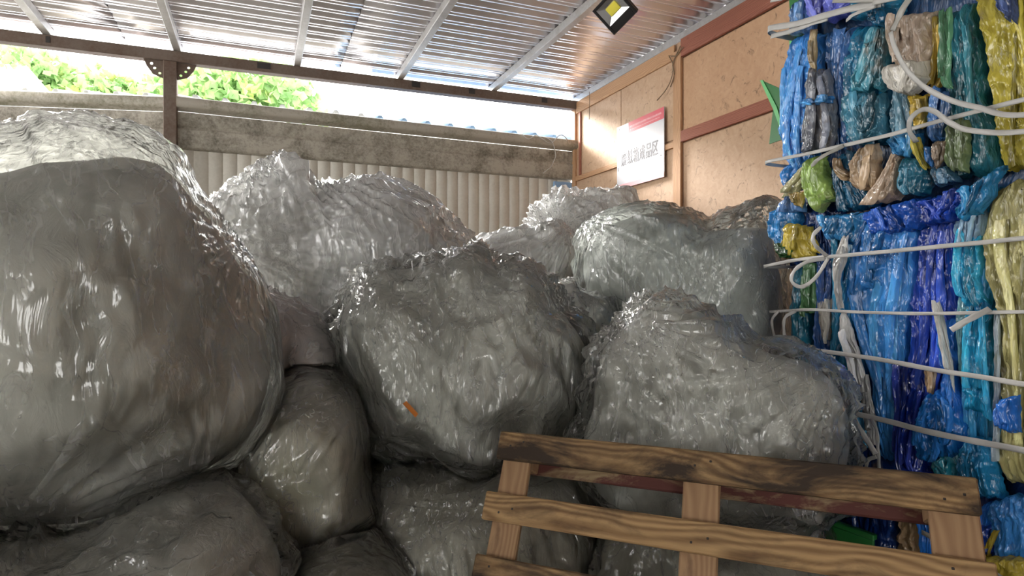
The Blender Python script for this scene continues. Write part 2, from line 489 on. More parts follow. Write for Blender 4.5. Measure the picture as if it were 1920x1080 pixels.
frame_box('base_plate', rw(BACK, ps, 0), D2, D1, UP, (-0.12, 0.12), (-0.12, 0.12), (0, 0.012), M['rusty'], post)
for sg in (-1, 1):
    # corner plate with three drilled holes
    bm = bmesh.new()
    outl = [(0.055, 0.0), (0.215, 0.0), (0.19, -0.06), (0.14, -0.13), (0.055, -0.16)]
    holes = [(0.15, -0.035), (0.125, -0.075), (0.085, -0.115)]
    vs = [bm.verts.new((x * sg, 0, z)) for x, z in outl]
    es = [bm.edges.new((vs[k], vs[(k + 1) % 5])) for k in range(5)]
    for hx, hz in holes:
        hv = [bm.verts.new(((hx + 0.012 * math.cos(w)) * sg, 0, hz + 0.012 * math.sin(w))) for w in np.linspace(0, 2 * math.pi, 8, endpoint=False)]
        es += [bm.edges.new((hv[k], hv[(k + 1) % 8])) for k in range(8)]
    bmesh.ops.triangle_fill(bm, edges=es, use_beauty=True)
    # drop faces that closed a hole
    for f in list(bm.faces):
        c = f.calc_center_median()
        if any((c.x * sg - hx) ** 2 + (c.z - hz) ** 2 < 0.009 ** 2 for hx, hz in holes):
            bm.faces.remove(f)
    r = bmesh.ops.extrude_face_region(bm, geom=bm.faces[:])
    for v in r['geom']:
        if isinstance(v, bmesh.types.BMVert): v.co.y += 0.008
    bm.verts.ensure_lookup_table()
    Vw = [rw(BACK, ps, zb(ps)) + D2 * v.co.x + D1 * (v.co.y - 0.02) + UP * v.co.z for v in bm.verts]
    bm.verts.index_update()
    Fw = [tuple(v.index for v in f.verts) for f in bm.faces]
    bm.free()
    mesh('corner_plate', Vw, Fw, M['rusty'], post)

purl_s = [s2_at(px, BACK) for px in (1086, 925, 750, 557, 333, 90)]
purl_labels = ['grey steel purlin running along the top of the plywood wall',
    'grey steel purlin beside the black floodlight', 'grey steel purlin between the floodlight purlin and the middle of the roof',
    'grey steel purlin meeting the beam next to the dark slot plate nearest the rusty post', 'grey steel purlin meeting the beam right over the rusty post',
    'grey steel purlin meeting the beam above the tree tops']
for k, s in enumerate(purl_s):
    zt = zb(s) + 0.10
    e = frame_box('roof_purlin', O0, D1, D2, UP, (-11.0, BACK + 0.15), (s - 0.032, s + 0.032), (zt, zt + 0.075), M['galv'], None, 0.004)
    tag(e, purl_labels[k] if k < len(purl_labels) else 'grey steel purlin over the far left side of the shed', 'purlin', 'roof purlins')
# ribbed roof sheets; ribs run along D2
prof = [(0.0, 0.0), (0.030, 0.018), (0.052, 0.018), (0.082, 0.0), (0.112, 0.0), (0.120, 0.004), (0.130, 0.004), (0.138, 0.0)]
pitch = 0.165
ceil = empty('ceiling', rw(0, -3, 3.85)); tag(ceil, kind='structure')
seams = [beam_r + 0.40, s2_at(640, BACK) - 0.0, s2_at(232, BACK), -9.5]
for k in range(3):
    P, s = [], -11.0
    while s < BACK + 0.10:
        for a, h in prof:
            P.append((s + a, h))
        s += pitch
    sb, sa = seams[k] + (0.06 if k else 0), seams[k + 1]
    V = []
    for t_ in np.linspace(sa, sb, 9):
        for a, h in P:
            V.append(rw(a, t_, zb(t_) + 0.178 + h + 0.003 * k + 0.006 * float(NZ(np.array([[a * 1.1, t_ * 0.9, 3.0]]))[0])))
    o = mesh('roof_sheet', V, grid_faces(9, len(P)), M['roof'], ceil)
    sol = o.modifiers.new('thickness', 'SOLIDIFY'); sol.thickness = 0.0015; sol.offset = 1

# neighbour's building: eave fascia and siding behind the beam
FB = 6.45
def prof_strip(name, A, B, nrm, prof_, mat, parent, n=2):
    """extrude a profile of (out, z) from A to B; out is measured along nrm"""
    V = []
    for t_ in np.linspace(0, 1, n):
        q = A * (1 - t_) + B * t_
        for o_, z in prof_:
            V.append(np.array([q[0], q[1], 0]) + nrm * o_ + UP * z)
    return mesh(name, V, grid_faces(n, len(prof_)), mat, parent)
A0 = rw(FB, s2_at(335, FB), 0); A0c = rw(FB, s2_at(374, FB), 0); B0 = rw(FB, WALL, 0)
Lc = np.array([-3.2, 5.70, 0.0]); Lf = np.array([-9.0, 4.93, 0.0])
wb = empty('wall_back', A0); tag(wb, kind='structure')
lip = [(0.02, 3.30), (-0.16, 3.285), (-0.175, 3.275), (-0.175, 3.20), (-0.15, 3.185), (-0.10, 3.180), (-0.09, 3.165)]
face = [(-0.085, 3.165), (-0.08, 3.045), (-0.065, 3.035), (-0.065, 3.022), (-0.085, 3.012), (-0.085, 3.00), (-0.075, 2.845), (-0.06, 2.832), (0.03, 2.828)]
for (p0, p1) in ((A0c, B0), (A0 - D1 * 0.004, A0c + D2 * 0.012 - D1 * 0.004), (Lf, Lc)):
    d_ = (p1 - p0) / np.linalg.norm(p1 - p0)
    nrm = np.array([-d_[1], d_[0], 0])
    if nrm[1] < 0: nrm = -nrm
    prof_strip('gutter_lip', p0, p1, nrm, lip, M['lip'], wb)
    prof_strip('fascia_board', p0, p1, nrm, face, M['fascia'], wb)
def siding(p0, p1, z0, z1, mod=0.125, out=0.0):
    d_ = (p1 - p0); Lw = np.linalg.norm(d_); d_ /= Lw
    nrm = np.array([-d_[1], d_[0], 0])
    if nrm[1] < 0: nrm = -nrm
    k = 0.0
    while k < Lw - 0.02:
        w = min(mod, Lw - k)
        # one plank-like rib of the panel: flat with recessed joint
        pr = [(0.0, 0.006), (0.004, 0.0), (w - 0.004, 0.0), (w, 0.006)]
        V = []
        for z in (z0, z1):
            for a, o_ in pr:
                V.append(p0 + d_ * (k + a) + nrm * (o_ + out) + UP * z)
        mesh('siding_panel', V, grid_faces(2, 4), M['siding'], wb)
        k += mod
siding(A0 + D2 * 0.0, B0, 2.02, 2.84)
siding(A0, B0, 0.0, 2.02, out=-0.006)
siding(Lf, Lc, 0.0, 2.84)
frame_box('siding_joint', A0, D2, D1, UP, (0, 4.6), (-0.012, 0.0), (2.0, 2.03), M['siding'], wb, 0.002)
bp = on_plane(1055, 352, D1, FB - 0.03)
bpanel = frame_box('blue_panel', bp, D2, D1, UP, (-0.13, 0.13), (-0.03, 0.0), (-0.5, 0.065), M['blue_roof'], None, 0.004)
tag(bpanel, 'small blue metal panel at the corner beside the plywood wall', 'panel')
frame_box('blue_flange', bp, D2, D1, UP, (-0.13, -0.10), (-0.04, -0.03), (-0.5, 0.065), M['blue_roof'], bpanel)
# neighbour's ribbed roof rising behind the gutter
nr = empty('neighbour_roof', rw(FB, 0, 3.28)); tag(nr, 'pale and blue ribbed roof edge behind the grey gutter', 'roof')
def ribbed_roof(p0, p1, slope0, slope1, len0, len1, mat, parent, rib=0.26, z=3.325):
    d_ = (p1 - p0); Lw = np.linalg.norm(d_); d_ /= Lw
    nrm = np.array([-d_[1], d_[0], 0])
    if nrm[1] < 0: nrm = -nrm
    A = []
    k = 0.0
    while k < Lw:
        A += [(k, 0), (k + rib * 0.36, 0), (k + rib * 0.46, 0.045), (k + rib * 0.58, 0.045), (k + rib * 0.68, 0)]
        k += rib
    V = []
    for q in (0, 1):
        for a, h in A:
            f = a / Lw
            ln = (len0 * (1 - f) + len1 * f) * q; sl = slope0 * (1 - f) + slope1 * f
            V.append(p0 + d_ * a + nrm * (0.02 + ln * math.cos(sl)) + UP * (z + ln * math.sin(sl) + h))
    o = mesh('roof_sheet', V, grid_faces(2, len(A)), mat, parent)
    sol = o.modifiers.new('thickness', 'SOLIDIFY'); sol.thickness = 0.004
mid_ = rw(FB, s2_at(690, FB), 0)
R = math.radians
ribbed_roof(A0, mid_, R(13), R(13.2), 5.0, 5.0, M['pale_roof'], nr)  # run far back out of view to bounce more light
ribbed_roof(mid_, B0 + D2 * 0.3, R(13.2), R(18), 5.0, 3.0, M['blue_roof'], nr)
ribbed_roof(Lf, Lc, R(13), R(13), 5.0, 5.0, M['pale_roof'], nr)

# ------------------------------------------------------------------ beyond: trees, a shed roof, a pale house
def leaf_mat():
    t = NT('leaves')
    n = t.noise(t.coord(), 2.2, 4, 0.6)
    c = t.ramp(n, [(0.3, (0.15, 0.30, 0.10)), (0.55, (0.30, 0.46, 0.18)), (0.75, (0.55, 0.56, 0.18))])
    p = t.pbsdf(Base_Color=c, Roughness=0.5)
    tl = t.n('BsdfTranslucent', {'Color': c})
    mx = t.n('MixShader', {'Fac': 0.45}); t.t.links.new(p.outputs[0], mx.inputs[1]); t.t.links.new(tl.outputs[0], mx.inputs[2])
    return t.done(mx.outputs[0])
M['leaf'] = leaf_mat()
M['bark'] = plain('bark', (0.14, 0.10, 0.07), 0.9, bump=0.01)
def tree(px0, px1, pytop, d, label, seed, n=5200):
    r = np.random.RandomState(seed)
    cx = (px0 + px1) / 2
    top = at_depth(cx, pytop, d); half = (px1 - px0) / 2 / F * d
    base = np.array([top[0], d, 0.0])
    hgt = top[2]; cz = hgt - 1.5
    root = empty('leafy_tree', base, label, 'tree', 'trees behind the neighbouring roof')
    tube('trunk', [base, base + (0.1, 0, hgt * 0.35), base + (-0.05, 0.1, hgt * 0.75)], 0.13, M['bark'], root, 8)
    blobs = []
    for k in range(14):
        c = base + np.array([r.uniform(-0.75, 0.75) * half, r.uniform(-0.8, 0.8), r.uniform(hgt - 1.7, hgt - 0.5)])
        blobs.append((c, r.uniform(0.55, 0.95)))
        tube('branch', [base + (0, 0, hgt * 0.45), (base + (0, 0, hgt * 0.6) + c) / 2, c], 0.035, M['bark'], root, 5)
    V, Fc = [], []
    for k in range(n):
        c, rad = blobs[r.randint(len(blobs))]
        dr = r.normal(size=3); dr /= np.linalg.norm(dr)
        q = c + dr * rad * r.uniform(0.5, 1.0) ** 0.5 * np.array([1.2, 1, 0.85])
        a = r.normal(size=3); a /= np.linalg.norm(a)
        b = np.cross(a, r.normal(size=3)); b /= np.linalg.norm(b)
        L_, w_ = r.uniform(0.14, 0.26), r.uniform(0.06, 0.11)
        nn = np.cross(a, b) * 0.02
        i = len(V)
        V += [q, q + a * L_ * 0.5 + b * w_ + nn, q + a * L_, q + a * L_ * 0.5 - b * w_ + nn]
        Fc.append((i, i + 1, i + 2)); Fc.append((i, i + 2, i + 3))
    mesh('foliage', V, Fc, M['leaf'], root, kind='stuff')
tree(45, 230, 100, 12.0, 'bright green leafy tree beside the white shed roof', 11)
tree(200, 400, 128, 12.8, 'bright green leafy tree showing behind the rusty post', 12)
tree(370, 545, 122, 12.0, 'bright green leafy tree nearest the pale house with red parapet', 13)

sh = empty('white_shed', at_depth(-200, 300, 10.5) * (1, 1, 0)); tag(sh, 'white ribbed roof of a shed beside the leafy trees', 'shed')
a_ = at_depth(22, 92, 12.5); b_ = at_depth(95, 176, 9.0)
lft = np.array([-5.0, 0.3, 0])
nr_ = 26
P_ = []
for q in range(nr_):
    for o_, h in ((0, 0), (0.12, 0), (0.14, 0.03), (0.18, 0.03)):
        P_.append((q * 0.2 + o_, h))
V = [b_ + (a_ - b_) * e_ - np.array([1, -0.05, 0]) * x + UP * h for e_ in (0, 1) for x, h in P_]
o = mesh('roof_sheet', V, grid_faces(2, len(P_)), M['white_sheet'], sh)
o.modifiers.new('thickness', 'SOLIDIFY').thickness = 0.02
mesh('wall', [b_ - UP * 0.02, b_ - UP * b_[2], b_ - (5, 0, b_[2]), b_ - (5, 0, 0.02),
              a_ - UP * 0.02, a_ - UP * a_[2], a_ - (5, 0, a_[2]), a_ - (5, 0, 0.02)],
     [(0, 1, 2, 3), (4, 7, 6, 5), (0, 4, 5, 1), (3, 2, 6, 7)], M['white_sheet'], sh)
M['house'] = plain('pale_render', (0.80, 0.74, 0.68), 0.8, var=0.05)
M['brick'] = plain('red_brick', (0.62, 0.22, 0.14), 0.8)
M['glass'] = plain('dark_glass', (0.25, 0.28, 0.32), 0.1)
hd = 22.0
h0 = at_depth(545, 215, hd)
house = empty('pale_house', (h0[0] + 1, hd, 0)); tag(house, 'pale rendered house with a short red brick parapet beyond the roofs', 'house')
def hbox(name, px0, px1, py0, py1, d0, d1, mat, zb_=None, parent=house):
    p0 = at_depth(px0, py1, d0); p1 = at_depth(px1, py0, d0)
    z0 = p0[2] if zb_ is None else zb_
    return frame_box(name, O0, (1, 0, 0), (0, 1, 0), UP, (p0[0], p1[0]), (d0, d1), (z0, p1[2]), mat, parent)
hbox('wall', 545, 662, 204, 215, hd, hd + 5, M['house'], 0.0)
hbox('roof_slab', 541, 668, 200, 204, hd - 0.15, hd + 5.1, M['white_sheet'])
hbox('stair_house', 548, 606, 195, 200, hd + 0.8, hd + 3, M['house'])
for k in range(6):
    hbox('brick_pier', 553 + k * 8.4, 560.6 + k * 8.4, 182, 195, hd + 0.8, hd + 1.0, M['brick'])
hbox('window', 580, 598, 206, 226, hd - 0.02, hd + 0.02, M['glass'])
hbox('window', 620, 640, 206, 226, hd - 0.02, hd + 0.02, M['glass'])

# ------------------------------------------------------------------ floodlight, sign, wires
fl = at_depth(1153, 21, 4.45)
flr = empty('floodlight', fl); tag(flr, 'black square floodlight with yellow chip hanging from a roof purlin', 'floodlight')
# frame of the lamp: normal faces down and towards the camera
ln = np.array([-1245.0, -2668.0, -2276.0]); ln /= np.linalg.norm(ln)
la = np.array([37.0, -40.3, 27.0]); la -= ln * np.dot(la, ln); la /= np.linalg.norm(la)
lb = np.array([44.0, 13.6, -40.0]); lb -= ln * np.dot(lb, ln) + la * np.dot(lb, la); lb /= np.linalg.norm(lb)
hx, hy, wide = 0.12, 0.12, 0.068
frame_box('housing', fl, la, lb, ln, (-hx, hx), (-hy, hy), (-0.05, -0.012), M['black'], flr, 0.008)
for x in ((-hx, -hx + 0.022), (hx - 0.022, hx)):
    frame_box('bezel', fl, la, lb, ln, x, (-hy, hy), (-0.012, 0.012), M['black'], flr, 0.004)
for y in ((-hy, -hy + 0.022), (hy - wide, hy)):
    frame_box('bezel', fl, la, lb, ln, (-hx + 0.022, hx - 0.022), y, (-0.012, 0.012), M['black'], flr, 0.004)
x0, x1, y0, y1 = -hx + 0.022, hx - 0.022, -hy + 0.022, hy - wide
cy = (y0 + y1) / 2
Q = [(x0, y0, 0.006), (x1, y0, 0.006), (x1, y1, 0.006), (x0, y1, 0.006), (-0.05, cy - 0.036, -0.010), (0.05, cy - 0.036, -0.010), (0.05, cy + 0.036, -0.010), (-0.05, cy + 0.036, -0.010)]
mesh('reflector', [fl + la * x + lb * y + ln * z for x, y, z in Q], [(0, 1, 5, 4), (1, 2, 6, 5), (2, 3, 7, 6), (3, 0, 4, 7), (4, 5, 6, 7)], M['reflector'], flr)
frame_box('led_chip', fl, la, lb, ln, (-0.046, 0.046), (cy - 0.034, cy + 0.034), (-0.010, -0.002), M['led'], flr, 0.002)
zr = zb(1.5) + 0.10
for sx in (-1, 1):
    q0 = fl + la * sx * (hx + 0.006) - ln * 0.03; q1 = np.array([q0[0] * 0.3 + fl[0] * 0.7, q0[1] * 0.3 + fl[1] * 0.7 + 0.10, zr - 0.005])
    tube('bracket_arm', [q0, q0 * 0.6 + q1 * 0.4 + (0, 0, 0.03), q1], 0.009, M['black'], flr, 6)
c0 = fl + la * hx * 0.9 - ln * 0.05
tube('cable', catmull([c0, c0 + (0.05, 0.0, 0.05), c0 + (0.06, 0.03, 0.13), c0 + (-0.04, 0.08, 0.19), np.array([fl[0], fl[1] + 0.12, zr])], 14), 0.006, M['black'], flr, 6)

# sign on the plywood
sa, sb_ = s1_at(1155, WALL - 0.045), s1_at(1243, WALL - 0.045)
z0s, z1s = 2.555, 3.205
sg = empty('area_sign', rw((sa + sb_) / 2, WALL - 0.04, z0s)); tag(sg, 'white sign with red band and grey Chinese characters on the plywood wall', 'sign')
so = rw(sa, WALL - 0.032, z0s)           # far lower corner; x axis runs to the camera side
sx_ = -D1
sw = sa - sb_; shh = z1s - z0s
frame_box('board', so, sx_, UP, D2, (0, sw), (0, shh), (0, 0.006), M['sign_white'], sg)
frame_box('red_band', so, sx_, UP, D2, (sw * 0.27, sw), (shh * 0.835, shh), (-0.0015, 0), M['sign_red'], sg)
frame_box('pink_band', so, sx_, UP, D2, (0, sw), (0, shh * 0.065), (-0.0015, 0), M['sign_pink'], sg)
def text_mesh(name, body, size, org, ax, ay, mat, parent, width=None, extr=0.0006):
    cu = bpy.data.curves.new(name, 'FONT'); cu.body = body; cu.size = size; cu.extrude = extr; cu.offset = size * 0.012
    cu.resolution_u = 3
    to = bpy.data.objects.new(name, cu); COL.objects.link(to)
    bpy.context.view_layer.update()
    me = bpy.data.meshes.new_from_object(to.evaluated_get(bpy.context.evaluated_depsgraph_get()))
    COL.objects.unlink(to); bpy.data.objects.remove(to)
    co = np.zeros(len(me.vertices) * 3); me.vertices.foreach_get('co', co); co = co.reshape(-1, 3)
    w = co[:, 0].max() - co[:, 0].min(); k_ = 1 if width is None else width / w
    x = (co[:, 0] - co[:, 0].min()) * k_; y = co[:, 1]
    ax = np.asarray(ax) / np.linalg.norm(ax); ay = np.asarray(ay) / np.linalg.norm(ay); az = np.cross(ax, ay)
    Vw = np.asarray(org) + np.outer(x, ax) + np.outer(y, ay) + np.outer(co[:, 2], az)
    fc = [tuple(p.vertices) for p in me.polygons]
    bpy.data.meshes.remove(me)
    return mesh(name, Vw, fc, mat, parent)
chars = '废纸箱成品区'
cw = sw * 0.80 / 6
for k, ch in enumerate(chars):
    text_mesh('lettering', ch, 0.155, so + sx_ * (sw * 0.10 + k * cw + 0.004) + UP * (shh * 0.37) - D2 * 0.002, sx_, UP, M['sign_ink'], sg, cw * 0.86)
# the small unreadable print of the header: two rows of tiny strokes
r_ = random.Random(2)
for row, (yy, hh, x1) in enumerate(((0.925, 0.034, 0.95), (0.875, 0.016, 0.92))):
    x = 0.30
    V, Fc = [], []
    while x < x1:
        w = r_.uniform(0.006, 0.016)
        i = len(V)
        y0 = yy - hh / 2 * r_.uniform(0.6, 1); y1 = yy + hh / 2 * r_.uniform(0.6, 1)
        for (a, b) in ((x, y0), (x + w, y0), (x + w, y1), (x, y1)):
            V.append(so + sx_ * a * sw + UP * b * shh - D2 * 0.0022)
        Fc.append((i, i + 1, i + 2, i + 3))
        x += w + r_.uniform(0.004, 0.008)
    mesh('small_print', V, Fc, M['sign_pink'], sg)
for (a, b) in ((0.06, 0.95), (0.94, 0.32), (0.03, 0.33), (0.03, 0.30)):
    frame_box('nail', so, sx_, UP, D2, (sw * a - 0.004, sw * a + 0.004), (shh * b - 0.004, shh * b + 0.004), (-0.004, 0), M['black'], sg)

def wall_wire(pts, rad, mat, label, off=0.04):
    P = [on_plane(x, y, D2, WALL - off) for x, y in pts]
    P = catmull(P, 14)
    o = tube('hanging_wire', P, rad, mat)
    tag(o, label, 'wire')
M['wire'] = plain('old_wire', (0.22, 0.15, 0.09), 0.7)
wall_wire([(1105, 172), (1105.5, 195), (1105, 224)], 0.004, M['wire'], 'thin straight wire hanging down the plywood by the corner')
wall_wire([(1281, 88), (1266, 106), (1254, 104), (1262, 122), (1258, 150), (1246, 172), (1232, 188)], 0.005, M['wire'], 'kinked brown wire dangling over the upright batten')
wall_wire([(1276, 86), (1262, 118), (1264, 140), (1257, 163)], 0.006, M['wire'], 'short brown cord hanging beside the kinked wire')
for (pts, lab) in (([(1026, 258), (1036, 268), (1042, 290), (1036, 308), (1018, 324)], 'pale plastic string caught on the gutter near the corner'),
                   ([(978, 250), (990, 262), (1006, 252), (1020, 262), (1034, 268), (1052, 252), (1064, 262)], 'tangle of pale plastic string lying on the blue roof edge')):
    P = catmull([on_plane(x, y, D1, FB - 0.19) for x, y in pts], 24)
    P = P + np.stack([NZ(P * 9), NZ(P * 9 + 5), NZ(P * 9 + 9)], 1) * 0.012
    tag(tube('plastic_string', P, 0.006, M['strap'], None, 5), lab, 'string')

# ------------------------------------------------------------------ film bags
def ico(sub):
    bm = bmesh.new(); bmesh.ops.create_icosphere(bm, subdivisions=sub, radius=1.0)
    bm.verts.ensure_lookup_table()
    V = np.array([v.co[:] for v in bm.verts]); Fc = np.array([[v.index for v in f.verts] for f in bm.faces])
    bm.free()
    return V / np.linalg.norm(V, axis=1)[:, None], Fc
ICO = {6: ico(6), 7: ico(7), 5: ico(5)}
def vnormals(V, Fc):
    a, b, c = V[Fc[:, 0]], V[Fc[:, 1]], V[Fc[:, 2]]
    n = np.cross(b - a, c - a)
    out = np.zeros_like(V)
    for k in range(3):
        for q in range(3):
            out[:, q] += np.bincount(Fc[:, k], n[:, q], len(V))
    return out / (np.linalg.norm(out, axis=1)[:, None] + 1e-12)
def polar(outline, c, d, e1, e3, C, T):
    P = catmull(np.vstack([outline, outline[:1]]), 220)[:-1]
    pts = []
    for x, y in P:
        r = ray(x, y)
        k = np.dot(C - np.array([0, 0, CAMZ]), e3) / np.dot(r, e3)
        q = r * k + np.array([0, 0, CAMZ]) - C
        pts.append((np.dot(q, e1), q[2]))
    pts = np.array(pts)
    shrink = math.sqrt(max(0.2, 1 - (T / d) ** 2 * 0.8))
    R_ = np.hypot(pts[:, 0], pts[:, 1]) * shrink; A_ = np.arctan2(pts[:, 1], pts[:, 0])
    o = np.argsort(A_); A_, R_ = A_[o], R_[o]
    A_ = np.concatenate([A_ - 2 * math.pi, A_, A_ + 2 * math.pi]); R_ = np.concatenate([R_] * 3)
    g = np.linspace(-math.pi, math.pi, 721)
    return g, np.interp(g, A_, R_)
def inflate(dirs, g, Rg, T, e1, e3, C, pw=0.78):
    u, w, v = dirs[:, 0], dirs[:, 1], dirs[:, 2]
    phi = np.arctan2(v, u)
    s = np.hypot(u, v)
    R_ = np.interp(phi, g, Rg)
    mean = Rg.mean()
    R_ = R_ * s ** 0.3 + mean * (1 - s ** 0.3)
    S_ = s ** pw
    Wd = np.sign(w) * np.abs(w) ** 0.85
    return C + np.outer(np.cos(phi) * R_ * S_, e1) + np.outer(np.sin(phi) * R_ * S_, UP) + np.outer(Wd * T, e3)
FILM = {}
CONT = {}
BAGDATA = {}
from mathutils.bvhtree import BVHTree
def squash(V, C, gap):
    """a soft bag gives way where it is pressed against the bags already in the heap and against the bales"""
    V = V.copy()
    o = Vector(C)
    for B in BAGDATA.values():
        lo, hi = B['lo'] - 0.03, B['hi'] + 0.03
        idx = np.where(np.all((V > lo) & (V < hi), axis=1))[0]
        if not len(idx): continue
        loc, nor, _, dist = B['bvh'].find_nearest(o)
        if (o - loc).dot(nor) < 0: continue
        rc = B['bvh'].ray_cast
        for i in idx:
            v = Vector(V[i]) - o
            L_ = v.length
            h = rc(o, v / L_, L_ + gap)
            if h[0] is not None:
                V[i] = o + v * (max(h[3] - gap, 0.05) / L_)
    s1 = V @ D1; s2 = V @ D2
    k = (s1 < BALE_FAR) & (s2 > BALE_FACE)
    V[k] -= np.outer(s2[k] - BALE_FACE, D2)
    return V
BALE_FACE = 2.113 - 0.10 
BALE_FAR = float(np.dot(on_plane(1486, 545, D2, 2.113), D1)) + 0.04
bag_calls = []
def bag(*a, **k):
    bag_calls.append((a, k))
def make_bag(label, d, T, c, outline, inner=None, knots=(), haze=0.19, tone='grey', seed=0, lump=0.05, crumple=0.02, sub=7, shrink=0.95, pw=0.78, fcol=(0.80, 0.80, 0.79)):
    e3 = np.array([(c[0] - CX) / F, 1.0, 0]); e3 /= np.linalg.norm(e3)
    e1 = np.array([e3[1], -e3[0], 0])
    C = at_depth(c[0], c[1], d)
    g, Rg = polar(np.array(outline, float), c, d, e1, e3, C, T)
    Vd, Fc = ICO[sub]
    V = inflate(Vd, g, Rg, T, e1, e3, C, pw)
    N = vnormals(V, Fc)
    sd = seed * 7.31
    L1 = V + sd
    # big soft lumps, mid crumples with sharp ridges, gathers radiating from knots
    frontal = 0.25 + 0.75 * np.clip(np.abs(N @ e3) * 1.6, 0, 1)
    disp = lump * fbm(L1 * 2.3, 2) * frontal
    pq = (V - C) @ np.stack([e1, UP, e3], 1)
    th = seed * 1.9 + 0.5
    wl = NZ(L1 * 1.4 + 3) * 0.45
    al = np.cos(th) * pq[:, 0] + np.sin(th) * pq[:, 1]; ac = -np.sin(th) * pq[:, 0] + np.cos(th) * pq[:, 1] + wl
    msk = np.clip(NZ(L1 * 1.9 + 8) * 1.6 + 0.55, 0.12, 1)
    disp += crumple * msk * (ridge(np.stack([ac * 9, al * 1.3, pq[:, 2] * 4 + seed], 1), 3) - 0.3)
    disp += crumple * 0.5 * msk * (ridge(np.stack([ac * 21, al * 2.6 + 4, pq[:, 2] * 8 + seed], 1), 2.5) - 0.3)
    warp = np.stack([NZ(L1 * 3 + 1), NZ(L1 * 3 + 5), NZ(L1 * 3 + 9)], 1) * 0.16
    disp += crumple * (1.1 if crumple >= 0.02 else 0.5) * (ridge((L1 + warp) * np.array([4.2, 4.2, 3.0]), 3) - 0.3)
    for (kx, ky, amp, ln) in knots:
        r = ray(kx, ky); k = np.dot(C - np.array([0, 0, CAMZ]), e3) / np.dot(r, e3)
        q = r * k + np.array([0, 0, CAMZ]) - C
        kp, kq = np.dot(q, e1), q[2]
        dx, dy = pq[:, 0] - kp, pq[:, 1] - kq
        rr = np.sqrt(dx * dx + dy * dy + (pq[:, 2] + T * 0.6) ** 2 * 0.2)
        an = np.arctan2(dy, dx)
        f = ridge(np.stack([np.cos(an) * 7 + seed, np.sin(an) * 7, rr * 1.6 + seed], 1), 2.5)
        disp += amp * (f - 0.3) * np.exp(-rr / ln) * np.clip(rr / 0.16, 0, 1)
    Vs = V + N * disp[:, None]
    Vs = squash(Vs, C, 0.008)
    base = np.array([C[0], C[1], max(0.0, Vs[:, 2].min())])
    low = Vs[:, 2] < 0.004
    Vs[low, 2] = 0.004
    root = empty('film_bag', base, label, 'bag', 'bags of clear plastic film')
    fk = (haze, fcol, seed % 3, crumple)
    if fk not in FILM:
        FILM[fk] = film_mat('clear_film', haze, fcol, seed % 3 * 3.7, min(1.0, crumple / 0.03))
    if tone not in CONT:
        pal = {'grey': ((0.80, 0.80, 0.74), (0.44, 0.445, 0.40), (0.60, 0.60, 0.555)),
               'bright': ((0.93, 0.925, 0.905), (0.76, 0.755, 0.72), (0.85, 0.82, 0.78)),  # lighter copy for the back bags: the gap's light put into the colour
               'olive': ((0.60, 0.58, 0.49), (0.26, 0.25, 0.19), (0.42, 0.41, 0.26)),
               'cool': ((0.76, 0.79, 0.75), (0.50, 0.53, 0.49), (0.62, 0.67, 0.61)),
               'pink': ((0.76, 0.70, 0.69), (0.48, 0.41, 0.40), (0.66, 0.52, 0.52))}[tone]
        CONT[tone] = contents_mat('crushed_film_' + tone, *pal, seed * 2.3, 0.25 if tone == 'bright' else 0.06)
    mesh('film_wrap', Vs, Fc, FILM[fk], root, True)
    # the packed film inside
    if inner is None:
        gi, Ri = g, Rg * shrink
    else:
        gi, Ri = polar(np.array(inner, float), c, d, e1, e3, C, T)
        Ri = np.minimum(Ri, Rg * 0.965)
    Vd2, F2 = ICO[6]
    Vi = inflate(Vd2, gi, Ri, T * shrink, e1, e3, C, pw)
    N2 = vnormals(Vi, F2)
    L2 = Vi + sd
    fr2 = 0.25 + 0.75 * np.clip(np.abs(N2 @ e3) * 1.6, 0, 1)
    dd = lump * fbm((C + (Vi - C) / shrink + sd) * 2.3, 2) * fr2 - 0.008
    dd += 0.012 * (ridge(L2 * 5 + 3, 2) - 0.5) - 0.006 + 0.004 * NZ(L2 * 13)
    Vi = squash(Vi + N2 * dd[:, None], C, 0.026)
    Vi[:, 2] = np.maximum(Vi[:, 2], 0.012)
    mesh('packed_film', Vi, F2, CONT[tone], root, True)
    BAGDATA[label] = dict(C=C, e1=e1, e3=e3, Vs=Vs, Fc=Fc, root=root, lo=Vs.min(0), hi=Vs.max(0), bvh=BVHTree.FromPolygons(Vs.tolist(), Fc.tolist()))
    return root

bag('huge clear film bag with floppy see-through top on the bag with creased folds', 1.95, 0.60, (130, 600),
    [(-230, 420), (-180, 300), (-80, 250), (0, 238), (40, 232), (60, 216), (110, 211), (165, 210), (225, 226), (275, 238), (320, 268), (338, 290), (352, 322), (395, 385), (435, 435), (470, 490), (492, 545), (510, 600), (522, 650), (528, 720), (500, 790), (440, 860), (330, 930), (180, 985), (0, 1000), (-150, 960), (-240, 850), (-270, 650)],
    inner=[(-220, 440), (-160, 370), (-60, 330), (20, 318), (90, 300), (160, 290), (230, 285), (290, 295), (335, 330), (370, 375), (420, 440), (460, 500), (485, 560), (505, 620), (515, 690), (490, 770), (430, 845), (320, 915), (180, 965), (0, 980), (-150, 940), (-230, 840), (-255, 650)],
    knots=[(40, 930, 0.05, 0.30), (150, 250, 0.022, 0.30), (440, 450, 0.03, 0.3)], haze=0.16, tone='grey', seed=1, lump=0.05, crumple=0.012)
bag('clear film bag with creased folds lying under the huge bag', 1.75, 0.58, (200, 1120),
    [(-200, 960), (0, 985), (150, 960), (300, 885), (420, 868), (500, 915), (540, 990), (548, 1100), (520, 1300), (300, 1500), (0, 1505), (-200, 1480), (-280, 1200)],
    knots=[(-10, 1025, 0.09, 0.7)], haze=0.16, tone='grey', seed=2, lump=0.06, crumple=0.016)
